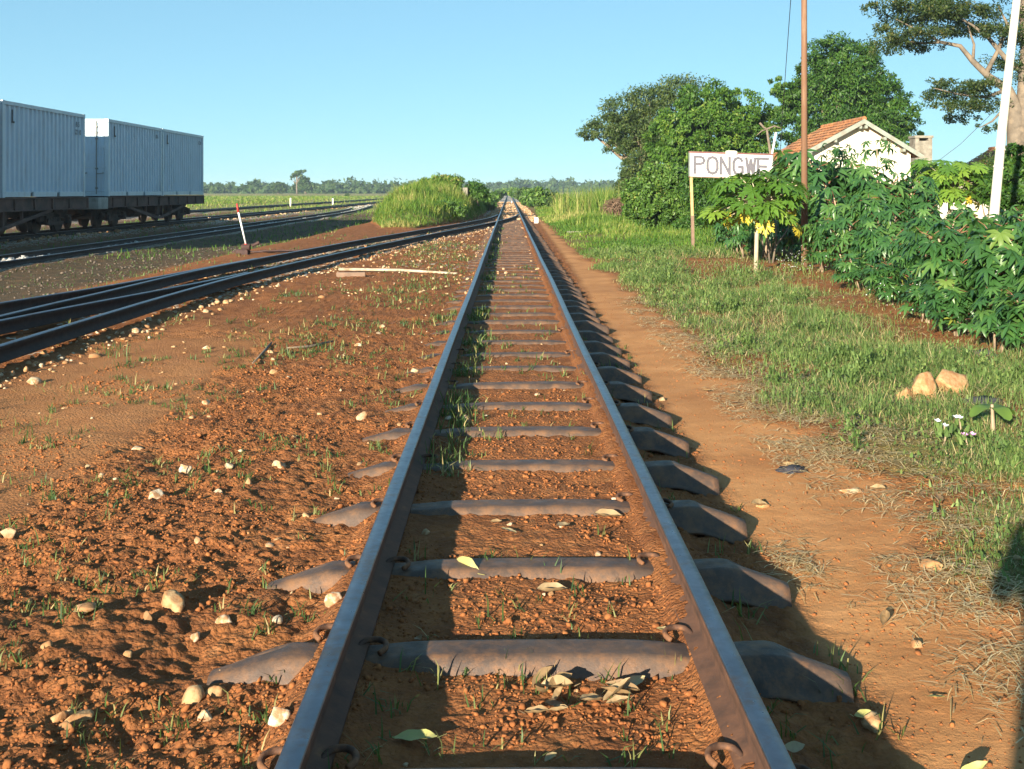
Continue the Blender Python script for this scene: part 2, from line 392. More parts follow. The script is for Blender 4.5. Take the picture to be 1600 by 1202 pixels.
def zones(X, Y):
    n1 = fbm(X, Y, .9, 4, .55, 11); n2 = fbm(X, Y, 3.1, 3, .5, 21)
    pl = 1.03 + .10 * (n2 - .5) + np.interp(Y, [0, 13, 22, 55], [0, .06, .2, .4])
    pr = 1.66 + .45 * (n1 - .5) + .18 * (n2 - .5) - np.interp(Y, [0, 14, 26, 55], [0, -.03, .12, .15])
    path = sstep(pl - .10, pl + .06, X) * sstep(pr + .14, pr - .12, X) * sstep(60, 50, Y)
    grass = sstep(pr - .05, pr + .35, X) * (X > 0)
    # bare red strip in front of the cassava, and the bare patch round the papaya
    ced = np.interp(Y, [3, 10, 13.7, 20, 24], [4.55, 4.5, 4.55, 5.2, 5.6]) + .5 * (n1 - .5)
    bare = sstep(ced - 1.15, ced - .35, X) * sstep(26, 23, Y) * (X < 12)
    d = np.hypot((X - 4.6) / 2.0, (Y - 20.0) / 3.0) + .7 * (n1 - .5)
    bare = np.maximum(bare, sstep(1.1, .7, d))
    grass = grass * (1 - .9 * bare)
    hole = sstep(.52, .66, fbm(X, Y, .95, 4, .55, 77)) * (Y < 24)
    grass = grass * (1 - .8 * hole)
    lsoft = sstep(-1.75, -2.35, X + .5 * (n1 - .5)) * sstep(-4.0, -3.35, X) * sstep(13, 8.5, Y)
    smooth = np.maximum(path, lsoft * .5)
    rx4, rx2 = rail_x('a4', Y), rail_x('a2', Y)
    sid = sstep(rx2 - 1.0, rx2 - .15, X) * sstep(rx4 + .75, rx4 + .05, X) * (Y < 62)
    sid2 = sstep(rail_x('a1', Y) - .6, rail_x('a1', Y), X) * sstep(-3.6, -4.2, X) * (Y < 20)
    dxr, wxr = rail_x('d_r', Y), rail_x('w_r', Y)
    db = sstep(dxr - 1.9, dxr - 1.3, X) * sstep(dxr + .6, dxr + .2, X)
    wb = sstep(wxr - 2.2, wxr - 1.3, X) * sstep(wxr + .75, wxr + .3, X)
    eb = sstep(-22.6, -21.8, X) * sstep(-19.0, -19.8, X)
    far_main = sstep(56, 64, Y) * sstep(-1.6, -1.1, X) * sstep(1.7, 1.2, X)
    gravel = np.maximum.reduce([sid * .40 * sstep(8, 22, Y) + sid * .1, sid2 * .25, db * .95, wb * .75, eb * .7, far_main * .9])
    g2 = sstep(10, 22, Y) * sstep(-2.6, -1.9, X) * sstep(-.3, -.6, X) * .22
    gravel = np.maximum(gravel, g2 * n2 * 2)
    field = np.maximum(sstep(-22.5, -24, X), sstep(110, 150, Y) * sstep(-3, -5, X))
    field = np.maximum(field, sstep(2.5, 3.5, X) * sstep(60, 90, Y))
    field = np.maximum(field, sstep(1.6, 3, np.abs(X)) * sstep(66, 90, Y))
    field = np.maximum(field, np.clip(mound(X, Y) * 2, 0, 1))
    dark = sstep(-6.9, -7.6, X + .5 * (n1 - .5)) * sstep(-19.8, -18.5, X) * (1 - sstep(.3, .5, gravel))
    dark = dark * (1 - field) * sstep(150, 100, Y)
    grass = grass * (1 - field)
    return dict(path=path, grass=grass, smooth=smooth, gravel=gravel, field=field, darkbank=dark, bare=bare)

def height(X, Y, Z=None):
    Z = Z or zones(X, Y)
    rough = (1 - .88 * Z['path']) * (1 - .78 * (Z['smooth'] > .3) * (1 - Z['path']))
    inside = sstep(-.5, -.35, X) * sstep(.62, .5, X)
    pits = -sstep(.60, .74, fbm(X, Y, 2.6, 3, .5, 23)) * .010 * (Y < 12)
    lump = pits + (fbm(X, Y, 3.2, 3, .5, 3) - .5) * .042 + (np.abs(fbm(X, Y, 11, 3, .55, 5) - .5) * 2 - .25) * .015 + (fbm(X, Y, 30, 2, .5, 9) - .5) * .024 + (.5 - np.abs(fbm(X, Y, 22, 2, .6, 13) - .5) * 2) * .009 * sstep(9, 6, Y)
    amp = rough * (1 - .45 * inside) * sstep(70, 30, Y)
    near_rail = np.minimum(np.abs(X + .47), np.abs(X - .582))
    amp = amp * (.35 + .65 * sstep(.06, .25, near_rail))
    amp = np.where(X < -.9, amp * 1.15, amp)
    z = base_h(X, Y) + lump * amp
    wave = (fbm(X, Y, .35, 3, .5, 31) - .5) * .10 * sstep(1.2, 2.6, np.abs(X)) * (1 - sstep(-3.0, -3.5, X) * sstep(-6.5, -6, X))
    return z + wave

def zat(x, y):
    return float(height(np.array([float(x)]), np.array([float(y)]))[0])
def zarr(x, y): return height(np.asarray(x, float), np.asarray(y, float))

def grow(a, b, s0, k):
    out = [a]; s = s0
    while out[-1] < b: out.append(out[-1] + s); s *= k
    out[-1] = b; return out
def ground():
    xs = np.array(sorted(set([-v for v in grow(6.0, 1500, .12, 1.12)] + list(np.arange(-5.95, -3.0, .05)) + list(np.arange(-3.0, -2.0, .02)) + list(np.arange(-2.0, 1.1, .012)) + list(np.arange(1.1, 2.2, .02)) + list(np.arange(2.2, 6.0, .05)) + grow(6.0, 1500, .12, 1.12))))
    ys = np.array(sorted(set([-v for v in grow(2.0, 300, .3, 1.25)] + list(np.arange(-1.95, 2.2, .06)) + list(np.arange(2.2, 4.6, .011)) + list(np.arange(4.6, 6.5, .018)) + list(np.arange(6.5, 11, .03)) + list(np.arange(11, 26, .08)) + list(np.arange(26, 62, .3)) + grow(62, 1500, .8, 1.06))))
    X, Y = np.meshgrid(xs, ys)
    Zn = zones(X, Y); H = height(X, Y, Zn)
    nx, ny = len(xs), len(ys)
    V = np.stack([X, Y, H], -1).reshape(-1, 3)
    i, j = np.meshgrid(np.arange(nx - 1), np.arange(ny - 1))
    q = np.stack([j * nx + i, j * nx + i + 1, (j + 1) * nx + i + 1, (j + 1) * nx + i], -1).reshape(-1, 4)
    pm = Zn['path'].ravel()[q].mean(1) > .5
    att = {k: Zn[k].ravel() for k in ('smooth', 'grass', 'gravel', 'field', 'darkbank')}
    def part(name, qq, label):
        used, inv = np.unique(qq, return_inverse=True)
        o = mesh_np(name, V[used], quads=inv.reshape(-1, 4), mat=M['ground'], smooth=True, attrs={k: v[used] for k, v in att.items()})
        return tag(o, label, kind='structure')
    part('ground', q[~pm], 'red laterite ground with clods, siding ballast and grassy verge')
    part('footpath', q[pm], 'trodden bare earth footpath beside the right rail')
ground()

# ------------------------------------------------------------------ rails
def make_rail(name, pts, head, label, group):
    P = smooth_path(pts)
    if len(P) == 2:
        t = np.concatenate([np.arange(P[0, 1], 30, .5), np.geomspace(30, P[1, 1], 50)]); P = np.stack([np.full(len(t), P[0, 0]), t], 1)
        wob = (fbm(P[:, 0] * 0 + 3 * (pts[0][1] > 0), P[:, 1], .22, 3, .5, 55) - .5) * .016 * (P[:, 1] > 3)
        P[:, 0] += wob
    prof = np.array([(-.055, -.13), (.055, -.13), (.055, -.118), (.010, -.100), (.009, -.045), (.027, -.036), (.0275, -.006), (.0235, 0), (-.0235, 0), (-.0275, -.006), (-.027, -.036), (-.009, -.045), (-.010, -.100), (-.055, -.118)])
    k = len(prof)
    d = np.gradient(P, axis=0); d /= np.linalg.norm(d, axis=1)[:, None]
    nrm = np.stack([d[:, 1], -d[:, 0]], 1)
    V = np.zeros((len(P), k, 3))
    V[:, :, :2] = P[:, None, :] + nrm[:, None, :] * prof[None, :, :1]
    V[:, :, 2] = head + prof[None, :, 1]
    i, j = np.meshgrid(np.arange(k), np.arange(len(P) - 1))
    q = np.stack([j * k + i, j * k + (i + 1) % k, (j + 1) * k + (i + 1) % k, (j + 1) * k + i], -1).reshape(-1, 4)
    mi = np.isin(i.ravel(), (6, 7, 8)).astype(int)
    caps = np.array([[0, 1, 2, 13], [12, 3, 4, 11], [10, 5, 6, 9], [9, 6, 7, 8]])
    caps = np.vstack([caps, caps[:, ::-1] + (len(P) - 1) * k])
    o = mesh_np(name, V.reshape(-1, 3), quads=np.vstack([q, caps]), mats=[M['rail_side' if 'main' in group else 'rail_dark'], M['rail_top']], midx=np.concatenate([mi, np.zeros(len(caps), int)]))
    return tag(o, label, 'rail', group)
RL = {
    'main_l': ('left rail of the main track with worn blue steel top, running to the horizon', 'rails of the main track'),
    'main_r': ('right rail of the main track beside the footpath, dusty orange on its inner face', 'rails of the main track'),
    'a4': ('dark curved siding rail on the edge of the red soil, closest to the main track', 'rails of the siding'),
    'a2': ('dark siding rail second from the back, merging with the back rail near the lever', 'rails of the siding'),
    'a1': ('back rail of the siding, running below the red tipped points lever', 'rails of the siding'),
    'a3': ('thin dark siding rail between two others that tapers into the front rail', 'rails of the siding'),
    'd_r': ('near rail of the grey ballasted loop line in front of the wagons', 'rails of the loop line'),
    'd_l': ('far rail of the grey ballasted loop line in front of the wagons', 'rails of the loop line'),
    'w_r': ('near rail under the container wagons', 'rails under the wagons'),
    'w_l': ('far rail under the container wagons', 'rails under the wagons'),
    'e_r': ('near rail of the farthest line, at the edge of the field', 'rails of the farthest line'),
    'e_l': ('far rail of the farthest line, at the edge of the field', 'rails of the farthest line'),
}
for k, (pts, hd) in RAILS.items(): make_rail('rail', pts, hd, *RL[k])

# ------------------------------------------------------------------ sleepers
def sleeper_mesh(seed):
    rg = np.random.default_rng(seed)
    nu, nv = 61, 25
    L = .95
    u = np.linspace(-1, 1, nu); v = np.linspace(-1, 1, nv)
    V = np.zeros((nu, nv, 3))
    for a, uu in enumerate(u):
        x = uu * L
        s = np.clip((abs(x) - (.74 if x > 0 else .68)) / (L - (.74 if x > 0 else .68)), 0, 1)
        w = .128 * (1 + .16 * s)
        for b, vv in enumerate(v):
            near = -vv
            lend = L - .10 * math.exp(-((vv - .30) / .20) ** 2) - .055 * float(sstep(.45, .75, vv)) - .015 * (1 - math.cos(near * 1.2))
            drop = .062 if x > 0 else .055
            xx = x if s == 0 else math.copysign(abs(x) - s * (L - lend) - (.045 * s if x < 0 else 0), x)
            z = -.082 * float(sstep(.40, 1.0, abs(vv))) - .008 * vv * vv - drop * s ** 1.25
            z -= .050 * s ** 1.3 * math.exp(-((vv - .30) / .22) ** 2) * (1 if x > 0 else .4)
            if abs(vv) > .94: z += .006
            dent = .006 * math.exp(-((x + .47) / .12) ** 2) + .006 * math.exp(-((x - .582 + .055) / .12) ** 2)
            V[a, b] = (xx + .055, vv * w, .012 + z - 2.2 * dent + .004 * math.sin(3 * x + seed))
    i, j = np.meshgrid(np.arange(nv - 1), np.arange(nu - 1))
    q = np.stack([j * nv + i, (j + 1) * nv + i, (j + 1) * nv + i + 1, j * nv + i + 1], -1).reshape(-1, 4)
    top = V.reshape(-1, 3); bot = top.copy(); bot[:, 2] -= .012
    Vv = np.vstack([top, bot]); off = len(top); qb = q[:, ::-1] + off
    rim = []
    idx = lambda a, b: a * nv + b
    for a in range(nu - 1): rim += [(idx(a, 0), idx(a, 0) + off, idx(a + 1, 0) + off, idx(a + 1, 0)), (idx(a, nv - 1), idx(a + 1, nv - 1), idx(a + 1, nv - 1) + off, idx(a, nv - 1) + off)]
    for b in range(nv - 1): rim += [(idx(0, b), idx(0, b + 1), idx(0, b + 1) + off, idx(0, b) + off), (idx(nu - 1, b), idx(nu - 1, b) + off, idx(nu - 1, b + 1) + off, idx(nu - 1, b + 1))]
    return Vv, np.vstack([q, qb, np.array(rim)])
ORD = ['cut by the bottom edge of the photo', 'nearest whole one, its left end bare of soil', 'second whole one from the camera', 'third whole one from the camera', 'fourth whole one from the camera',
       'fifth whole one from the camera', 'sixth whole one from the camera', 'seventh whole one from the camera', 'eighth whole one from the camera']
slV, slQ = sleeper_mesh(1)
proto_sl = mesh_np('sleeper_body', slV, quads=slQ, mat=M['sleeper'], smooth=True); sl_mesh = proto_sl.data
bpy.data.objects.remove(proto_sl)
def clip_mesh():
    b = MB()
    pts = [(-.02, -.05, -.01), (-.025, -.01, .012), (0, .035, .020), (.04, .045, .020), (.07, .02, .018), (.075, -.02, .014), (.055, -.045, .004)]
    P = smooth_path([(p[1], p[0]) for p in pts], 5); Zz = np.interp(np.linspace(0, 6, len(P)), range(7), [p[2] for p in pts])
    b.tube([(P[i, 0], P[i, 1], Zz[i]) for i in range(len(P))], .011, 8)
    o = b.build('rail_clip', M['clip'], smooth=True); me = o.data; bpy.data.objects.remove(o); return me
cl_mesh = clip_mesh()
for i in range(104):
    y = SL0 + SLSP * i + float(R.normal(0, .012))
    lab = ('rusty steel sleeper of the main track, ' + ORD[i]) if i < len(ORD) else 'rusty steel trough sleeper of the main track, beyond the eighth whole one from the camera'
    e = empty('railway_sleeper', (0, y, 0), lab, 'sleeper', 'steel sleepers of the main track')
    o = bpy.data.objects.new('sleeper_body', sl_mesh); COL.objects.link(o); o.parent = e
    o.rotation_euler = (0, float(R.normal(0, .004)), float(R.normal(0, .012))); o.location = (float(R.normal(0, .012)), 0, float(R.normal(-.002, .004)))
    if i < 12:
        for rx in (-.470, .582):
            for sd in (-1, 1):
                if i > 0 and R.uniform() < (.5 if sd * rx > 0 else .3): continue
                c = bpy.data.objects.new('rail_clip', cl_mesh); COL.objects.link(c); c.parent = e
                c.location = (rx + sd * .05, float(R.normal(0, .012)) + .09 * (R.uniform() < .5), .004); c.scale = (sd * .8, .8, .8)
                c.rotation_euler = (0, 0, float(R.normal(0, .12)))

# ------------------------------------------------------------------ stones, clods, gravel
def ico(sub=1):
    t = (1 + 5 ** .5) / 2
    v = np.array([(-1, t, 0), (1, t, 0), (-1, -t, 0), (1, -t, 0), (0, -1, t), (0, 1, t), (0, -1, -t), (0, 1, -t), (t, 0, -1), (t, 0, 1), (-t, 0, -1), (-t, 0, 1)], float)
    f = [(0,11,5),(0,5,1),(0,1,7),(0,7,10),(0,10,11),(1,5,9),(5,11,4),(11,10,2),(10,7,6),(7,1,8),(3,9,4),(3,4,2),(3,2,6),(3,6,8),(3,8,9),(4,9,5),(2,4,11),(6,2,10),(8,6,7),(9,8,1)]
    v = [tuple(x / np.linalg.norm(x)) for x in v]
    for _ in range(sub):
        c = {}; nf = []
        def mid(a, b):
            k = (min(a, b), max(a, b))
            if k not in c:
                m = (np.array(v[a]) + np.array(v[b])) / 2; v.append(tuple(m / np.linalg.norm(m))); c[k] = len(v) - 1
            return c[k]
        for a, b, d in f:
            x, y, z = mid(a, b), mid(b, d), mid(d, a); nf += [(a, x, z), (b, y, x), (d, z, y), (x, y, z)]
        f = nf
    return np.array(v), np.array(f)
ICO0, ICO1, ICO2 = ico(0), ico(1), ico(2)

def rocks_np(P, S_, base, rg, flat=.65, jit=.28):
    """many rocks in one mesh: P (n,3), S_ (n,)"""
    bv, bf = base; n, k = len(P), len(bv)
    a = rg.uniform(0, 2 * np.pi, n); sc = rg.uniform(.7, 1.25, (n, 3)); sc[:, 2] *= flat; sc[:, 0] *= rg.uniform(.6, 1.4, n)
    v = np.repeat(bv[None], n, 0) * (1 + rg.uniform(-jit, jit, (n, k, 1)) * (.4 if k > 20 else 1))
    if k > 20:
        for _ in range(6):
            d = rg.normal(0, 1, (n, 3)); d /= np.linalg.norm(d, axis=1)[:, None]; h = rg.uniform(.45, .8, n)
            t = np.einsum('nkc,nc->nk', v, d); ex = np.maximum(0, t - h[:, None]); v = v - ex[..., None] * d[:, None, :]
    v = v * sc[:, None, :] * S_[:, None, None]
    tl = rg.normal(0, .3, n)[:, None]
    v[..., 2], v[..., 0] = v[..., 2] + tl * v[..., 0], v[..., 0]
    ca, sa = np.cos(a)[:, None], np.sin(a)[:, None]
    x, y = v[..., 0] * ca - v[..., 1] * sa, v[..., 0] * sa + v[..., 1] * ca
    v = np.stack([x, y, v[..., 2]], -1) + P[:, None, :]
    f = (bf[None] + (np.arange(n) * k)[:, None, None]).reshape(-1, 3)
    return v.reshape(-1, 3), f, np.repeat(rg.uniform(0, 1, n), k)

def scatter(n, xr, yr, rg, power=1.0):
    x = rg.uniform(*xr, n); t = rg.uniform(0, 1, n)
    y = yr[0] * (yr[1] / yr[0]) ** (t ** power)       # denser near the camera
    return x, y

rg = np.random.default_rng(3)
# crumbly red clods
x1, y1 = scatter(34000, (-3.2, -.55), (2.2, 9), rg)
x2, y2 = scatter(9000, (-.42, .52), (2.2, 8), rg)
x3, y3 = scatter(1500, (.66, 1.05), (2.2, 9), rg)
x, y = np.concatenate([x1, x2, x3]), np.concatenate([y1, y2, y3])
keep = fbm(x, y, 2.2, 3, .5, 40) > .44
x, y = x[keep], y[keep]
s = np.clip(rg.lognormal(math.log(.0036), .55, len(x)), .0018, .013)
dsl = np.abs((y - SL0 + SLSP / 2) % SLSP - SLSP / 2)
keep = ~((dsl < .085) & (np.abs(x - .05) < .95) & (rg.uniform(0, 1, len(x)) < .85)); x, y, s = x[keep], y[keep], s[keep]
v, f, r = rocks_np(np.stack([x, y, zarr(x, y) + s * .25], -1), s, ICO0, rg, .75, .42)
tag(mesh_np('soil_clods', v, tris=f, mat=M['clod'], smooth=False), 'crumbled red soil clods strewn over the track bed', kind='stuff')

x = rg.uniform(1.05, 1.8, 5200); y = 2.6 * (16 / 2.6) ** rg.uniform(0, 1, 5200); s = np.clip(rg.lognormal(math.log(.0026), .5, len(x)), .0012, .010)
v, f, r = rocks_np(np.stack([x, y, zarr(x, y) + s * .2], -1), s, ICO0, rg, .7, .4)
tag(mesh_np('path_grit', v, tris=f, mat=M['clod'], smooth=False), 'loose reddish grit on the trodden footpath', kind='stuff')
# pale ballast crumbs along the siding and far main line
def gravel(name, label, pts, smin, smed, smax, mat, seed, base=ICO0):
    rg = np.random.default_rng(seed); x, y = pts
    s = np.clip(rg.lognormal(math.log(smed), .45, len(x)), smin, smax)
    v, f, r = rocks_np(np.stack([x, y, zarr(x, y) + s * .2], -1), s, base, rg, .7, .25)
    return tag(mesh_np(name, v, tris=f, mat=mat, rnd=r), label, kind='stuff')
gx, gy = [], []
for nm, n_, off in (('a4', 1100, (-1.0, .75)), ('a4', 560, (0, .6)), ('a2', 300, (-.6, .1))):
    yy = rg.uniform(6, 58, n_) if off[1] > .6 else 6 * (55 / 6) ** rg.uniform(0, 1, n_)
    xx = rail_x(nm, yy) + rg.triangular(off[0], sum(off) / 2, off[1], n_); gx.append(xx); gy.append(yy)
yy = rg.uniform(14, 60, 1500); gx.append(rg.uniform(-2.8, 1.0, 1500)); gy.append(yy)
x, y = np.concatenate(gx), np.concatenate(gy)
k = (np.abs(x + .47) > .06) & (np.abs(x - .582) > .06) & ~((np.abs(x - .05) < .4) & (y < 36) & (rg.uniform(0, 1, len(x)) < .75)) & (x > -6)
gravel('gravel', 'pale yellow stones spilled along the siding rails', (x[k], y[k]), .008, .018, .045, M['stone'], 5)
x, y = rg.uniform(-1.2, 1.5, 3500), rg.uniform(52, 130, 3500)
k = (np.abs(x + .47) > .08) & (np.abs(x - .582) > .08)
gravel('gravel', 'pale ballast under the main track beyond the junction', (x[k], y[k]), .03, .05, .09, M['stone'], 6)
yy = 18 * (125 / 18) ** rg.uniform(0, 1, 5200); xx = rail_x('d_r', yy) + rg.uniform(-1.25, -.05, len(yy))
k = np.minimum(np.abs(xx - rail_x('d_r', yy)), np.abs(xx - rail_x('d_l', yy))) > .08
gravel('gravel', 'grey ballast heaped between the rails of the loop line', (xx[k], yy[k]), .015, .032, .06, M['ballast'], 7)
yy = 26 * (150 / 26) ** rg.uniform(0, 1, 3800); xx = rail_x('w_r', yy) + rg.uniform(-2.2, .4, len(yy))
gravel('gravel', 'pale ballast below the container wagons', (xx, yy), .02, .045, .09, M['stone'], 8)
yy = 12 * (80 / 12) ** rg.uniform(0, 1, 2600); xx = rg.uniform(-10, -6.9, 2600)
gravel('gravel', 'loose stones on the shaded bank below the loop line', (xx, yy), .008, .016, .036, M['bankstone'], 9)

# individual stones
def stone(px, py, size, label, group=None, shade=.6, flat=.65, seed=0, sub=ICO2, zoff=.25):
    P = gp(px, py, -.04); P[2] = zat(P[0], P[1])
    rg = np.random.default_rng(seed + int(px) * 7 + int(py)); bv, bf = sub
    d = np.array([vnoise(bv[:, 0] * 1.7 + 5 + k * 9 + seed, bv[:, 1] * 1.7 + bv[:, 2] * 2.3 + k * 3, int(px)) for k in range(1)])[0]
    v = bv * (.85 + .3 * d)[:, None]
    for _ in range(11):
        q = rg.normal(0, 1, 3); q /= np.linalg.norm(q); h = rg.uniform(.45, .80)
        v = v - np.maximum(0, v @ q - h)[:, None] * q
    v = v * (1 + rg.normal(0, .02, len(v)))[:, None] * rg.uniform(.75, 1.3, 3) * np.array([1, 1, flat * 1.15]) * size * 1.0
    a = rg.uniform(0, 6.28); ca, sa = math.cos(a), math.sin(a)
    v = np.stack([v[:, 0] * ca - v[:, 1] * sa, v[:, 0] * sa + v[:, 1] * ca, v[:, 2]], -1)
    e_ = bpy.data.objects
    o = mesh_np('stone', v, tris=bf, mat=M['stone'], rnd=np.full(len(v), shade))
    o.location = (P[0], P[1], P[2] + size * flat * zoff)
    return tag(o, label, 'stone', group)
for a in [
    (267, 950, .056, 'largest yellow stone on the soil left of the track, with a broken rough face', None, .35, .75),
    (230, 972, .026, 'round grey brown stone touching the largest yellow stone', None, .05, .85),
    (290, 742, .030, 'bright white pointed stone left of the track, upper of a pair', None, 1, .8),
    (243, 784, .030, 'greyish white stone left of the track, lower of a pair', None, .9, .8),
    (341, 775, .022, 'small white stone right of the white pair on the left soil', None, .95, .8),
    (360, 736, .034, 'cream flat stone among weeds on the left soil', None, .7, .5),
    (437, 737, .034, 'cream rounded stone between sleeper ends and the white pair', None, .7, .7),
    (14, 848, .036, 'yellowish stone at the left border of the photo', None, .6, .8),
    (120, 1121, .034, 'smooth ochre stone lying in the bottom left corner soil', None, .3, .6),
    (106, 1136, .030, 'brown stone just below the smooth ochre one', None, .02, .6),
    (338, 1069, .028, 'ochre stone below the left end of the bare sleeper', None, .35, .8),
    (438, 1140, .034, 'cracked greenish white stone leaning on the left rail', None, 1, .9),
    (322, 1110, .032, 'long cream stone half buried below the bare sleeper', None, .7, .5),
    (522, 956, .030, 'white stone tucked against the left rail by its clip', None, 1, .9),
    (130, 971, .036, 'flat grey stone left of the largest yellow stone', None, .5, .35),
    (215, 700, .036, 'long cream stone lying flat on the smooth soil', None, .75, .3),
    (568, 662, .040, 'cream stone beside the left rail, level with the sixth sleeper', None, .7, .7),
    (650, 585, .044, 'cream stone close to the left rail, level with the eighth sleeper', None, .7, .7),
    (560, 543, .044, 'pale stone near the dry twig on the red soil', None, .9, .5),
    (390, 619, .034, 'yellow stone on the red soil below the grey twig', None, .5, .6),
    (322, 548, .034, 'lone white stone on the smooth red soil below the siding', None, .9, .7),
    (727, 666, .036, 'cream stone inside the left rail, right of a darker one', None, .7, .7),
    (700, 663, .030, 'white stone inside the left rail shadow', None, .95, .6),
    (1330, 752, .048, 'flat cream stone on the dry grass beside the footpath', None, .7, .4),
    (1190, 768, .040, 'brown folded stone on the footpath edge beyond a sleeper end', None, .2, .5),
    (1035, 610, .040, 'yellow stone on the footpath edge by the sleeper ends', None, .6, .5),
    (1455, 870, .050, 'brown flat stone at the edge of the verge grass', None, .15, .45),
    (1432, 978, .030, 'half buried ochre stone with a straw beside it on the footpath', None, .4, .5),
    (1365, 1098, .026, 'upright yellow stone by the lower right sleeper tip', None, .4, 1.0),
    (1480, 612, .120, 'right hand ochre boulder in the verge grass', None, .3, .95, 0, ICO2, .55),
    (1443, 618, .110, 'pointed ochre boulder in the verge grass, between two others', None, .3, .9, 0, ICO2, .55),
    (1416, 622, .07, 'smallest ochre boulder at the left of the three in the grass', None, .25, .9, 0, ICO2, .55),
]: stone(*a)
rg = np.random.default_rng(12)
xs_, ys_ = scatter(150, (-3.1, -.62), (2.5, 14), rg, .9)
for x, y in zip(xs_, ys_):
    q = (PX + x / y * F, PY + F * 1.38 / y)
    if q[0] < 5: continue
    stone(q[0], q[1], float(np.clip(rg.lognormal(math.log(.0155), .45), .008, .036)), 'small pale stone among others scattered over the red soil left of the track', 'small stones on the red soil', float(rg.uniform(.1, .9)), float(rg.uniform(.5, .9)), 3, ICO1, .05)
xs_, ys_ = scatter(40, (-.40, .50), (2.6, 12), rg)
for x, y in zip(xs_, ys_):
    stone(PX + x / y * F, PY + F * 1.38 / y, float(np.clip(rg.lognormal(math.log(.012), .4), .006, .03)), 'small stone lying between the two main rails', 'small stones between the rails', float(rg.uniform(.1, 1)), float(rg.uniform(.45, .8)), 4, ICO1)

# ------------------------------------------------------------------ grass
def blades(name, P, L, W, rnd, rg, mat, label, lean=.45, bend=.5, flat=0.0, kind='stuff', parent=None):
    n = len(P)
    a = rg.uniform(0, 2 * np.pi, n); d = np.stack([np.cos(a), np.sin(a), np.zeros(n)], -1)
    a2 = a + np.pi / 2 + rg.normal(0, .5, n); s = np.stack([np.cos(a2), np.sin(a2), np.zeros(n)], -1) * W[:, None]
    ln = np.abs(rg.normal(0, lean, n)) + flat; bd = np.abs(rg.normal(0, bend, n)) + flat * .06
    up = np.array([0, 0, 1.0])
    t1, t2 = ln, ln + bd
    d1 = d * np.sin(t1)[:, None] + up * np.cos(t1)[:, None]; d2 = d * np.sin(t2)[:, None] + up * np.cos(t2)[:, None]
    m = P + d1 * (L * .5)[:, None]; tip = m + d2 * (L * .5)[:, None]
    V = np.stack([P - s * .5, P + s * .5, m + s * .42, m - s * .42, tip], 1)
    o = np.arange(n)[:, None] * 5
    return tag(mesh_np(name, V.reshape(-1, 3), quads=o + np.array([[0, 1, 2, 3]]), tris=o + np.array([[3, 2, 4]]), mat=mat, rnd=np.repeat(rnd, 5), parent=parent), label, kind=kind)

rg = np.random.default_rng(21)
def verge(n, xr, yr, power=1.0):
    x = rg.uniform(*xr, n); y = yr[0] * (yr[1] / yr[0]) ** (rg.uniform(0, 1, n) ** power)
    z = zones(x, y); p = z['grass']
    pat = fbm(x, y, 1.1, 4, .55, 61)
    k = rg.uniform(0, 1, n) < p * np.clip(.30 + 1.6 * (pat - .3), .15, 1) * .95
    return x[k], y[k], p[k], pat[k]
x, y, p, pat = verge(430000, (1.35, 5.2), (3.2, 25))
tone = fbm(x, y, .9, 4, .6, 71)
L = (.030 + .135 * np.clip(pat * 1.9 - .50, 0, 1)) * rg.uniform(.5, 1.5, len(x)) * np.interp(x, [1.6, 2.4, 3.4], [.6, .95, 1.15]) * np.interp(y, [4, 10, 24], [.75, .95, 1.35])
dry = rg.uniform(0, 1, len(x)) < np.clip(.88 - 1.25 * (tone - .2), .2, .85)
rn = np.where(dry, rg.uniform(.66, 1, len(x)), np.clip(rg.beta(2, 2.2, len(x)) * .55 + .35 * (tone - .35), 0, .66))
blades('grass', np.stack([x, y, zarr(x, y) - .004 + .03 * pat * rg.uniform(0, 1, len(x))], -1), L, (.0014 + .00040 * y) * rg.uniform(.6, 1.4, len(x)), rn, rg, M['grass'], 'green verge grass mixed with straw right of the footpath', .62, 1.0, np.where(dry, rg.uniform(.3, 1.1, len(x)), 0))
# leafy weed clumps standing above the grass
nc = 950; cx = rg.uniform(1.85, 4.4, nc); cy = 5 * (25 / 5) ** rg.uniform(0, 1, nc)
k = (zones(cx, cy)['grass'] > .45) & (np.hypot(cx - 2.75, cy - 7.2) > .75) & (fbm(cx, cy, .7, 3, .5, 63) > .44 - .05 * sstep(7, 12, cy)); cx, cy = cx[k], cy[k]
hh = rg.uniform(.07, .20, len(cx)) * np.interp(cy, [5, 9, 20], [.7, 1.1, 1.5]); m = rg.integers(30, 90, len(cx)); i = np.repeat(np.arange(len(cx)), m)
t = rg.uniform(0, 1, len(i)); rr = hh[i] * (.55 - .25 * t) * np.abs(rg.normal(0, .8, len(i))); aa = rg.uniform(0, 6.283, len(i))
x = cx[i] + np.cos(aa) * rr; y = cy[i] + np.sin(aa) * rr
blades('weeds', np.stack([x, y, zarr(x, y) + hh[i] * t * .9], -1), rg.uniform(.02, .05, len(i)) * (1 + cy[i] * .02), rg.uniform(.006, .014, len(i)) * (1 + cy[i] * .03), np.clip(rg.uniform(0, .5, len(i)) + .14 * rg.normal(0, 1, len(cx))[i], 0, .60), rg, M['grass'], 'leafy weed clumps standing above the verge grass', .8, .6)
# leafy herbs in the verge
x, y, p, pat = verge(30000, (1.75, 4.8), (3.4, 22))
rn = rg.uniform(.05, .55, len(x))
blades('grass', np.stack([x, y, zarr(x, y) + .02 * rg.uniform(0, 3, len(x))], -1), rg.uniform(.018, .045, len(x)), rg.uniform(.006, .018, len(x)), rn, rg, M['grass'], 'small broad leaved herbs growing through the verge grass', .9, .6)
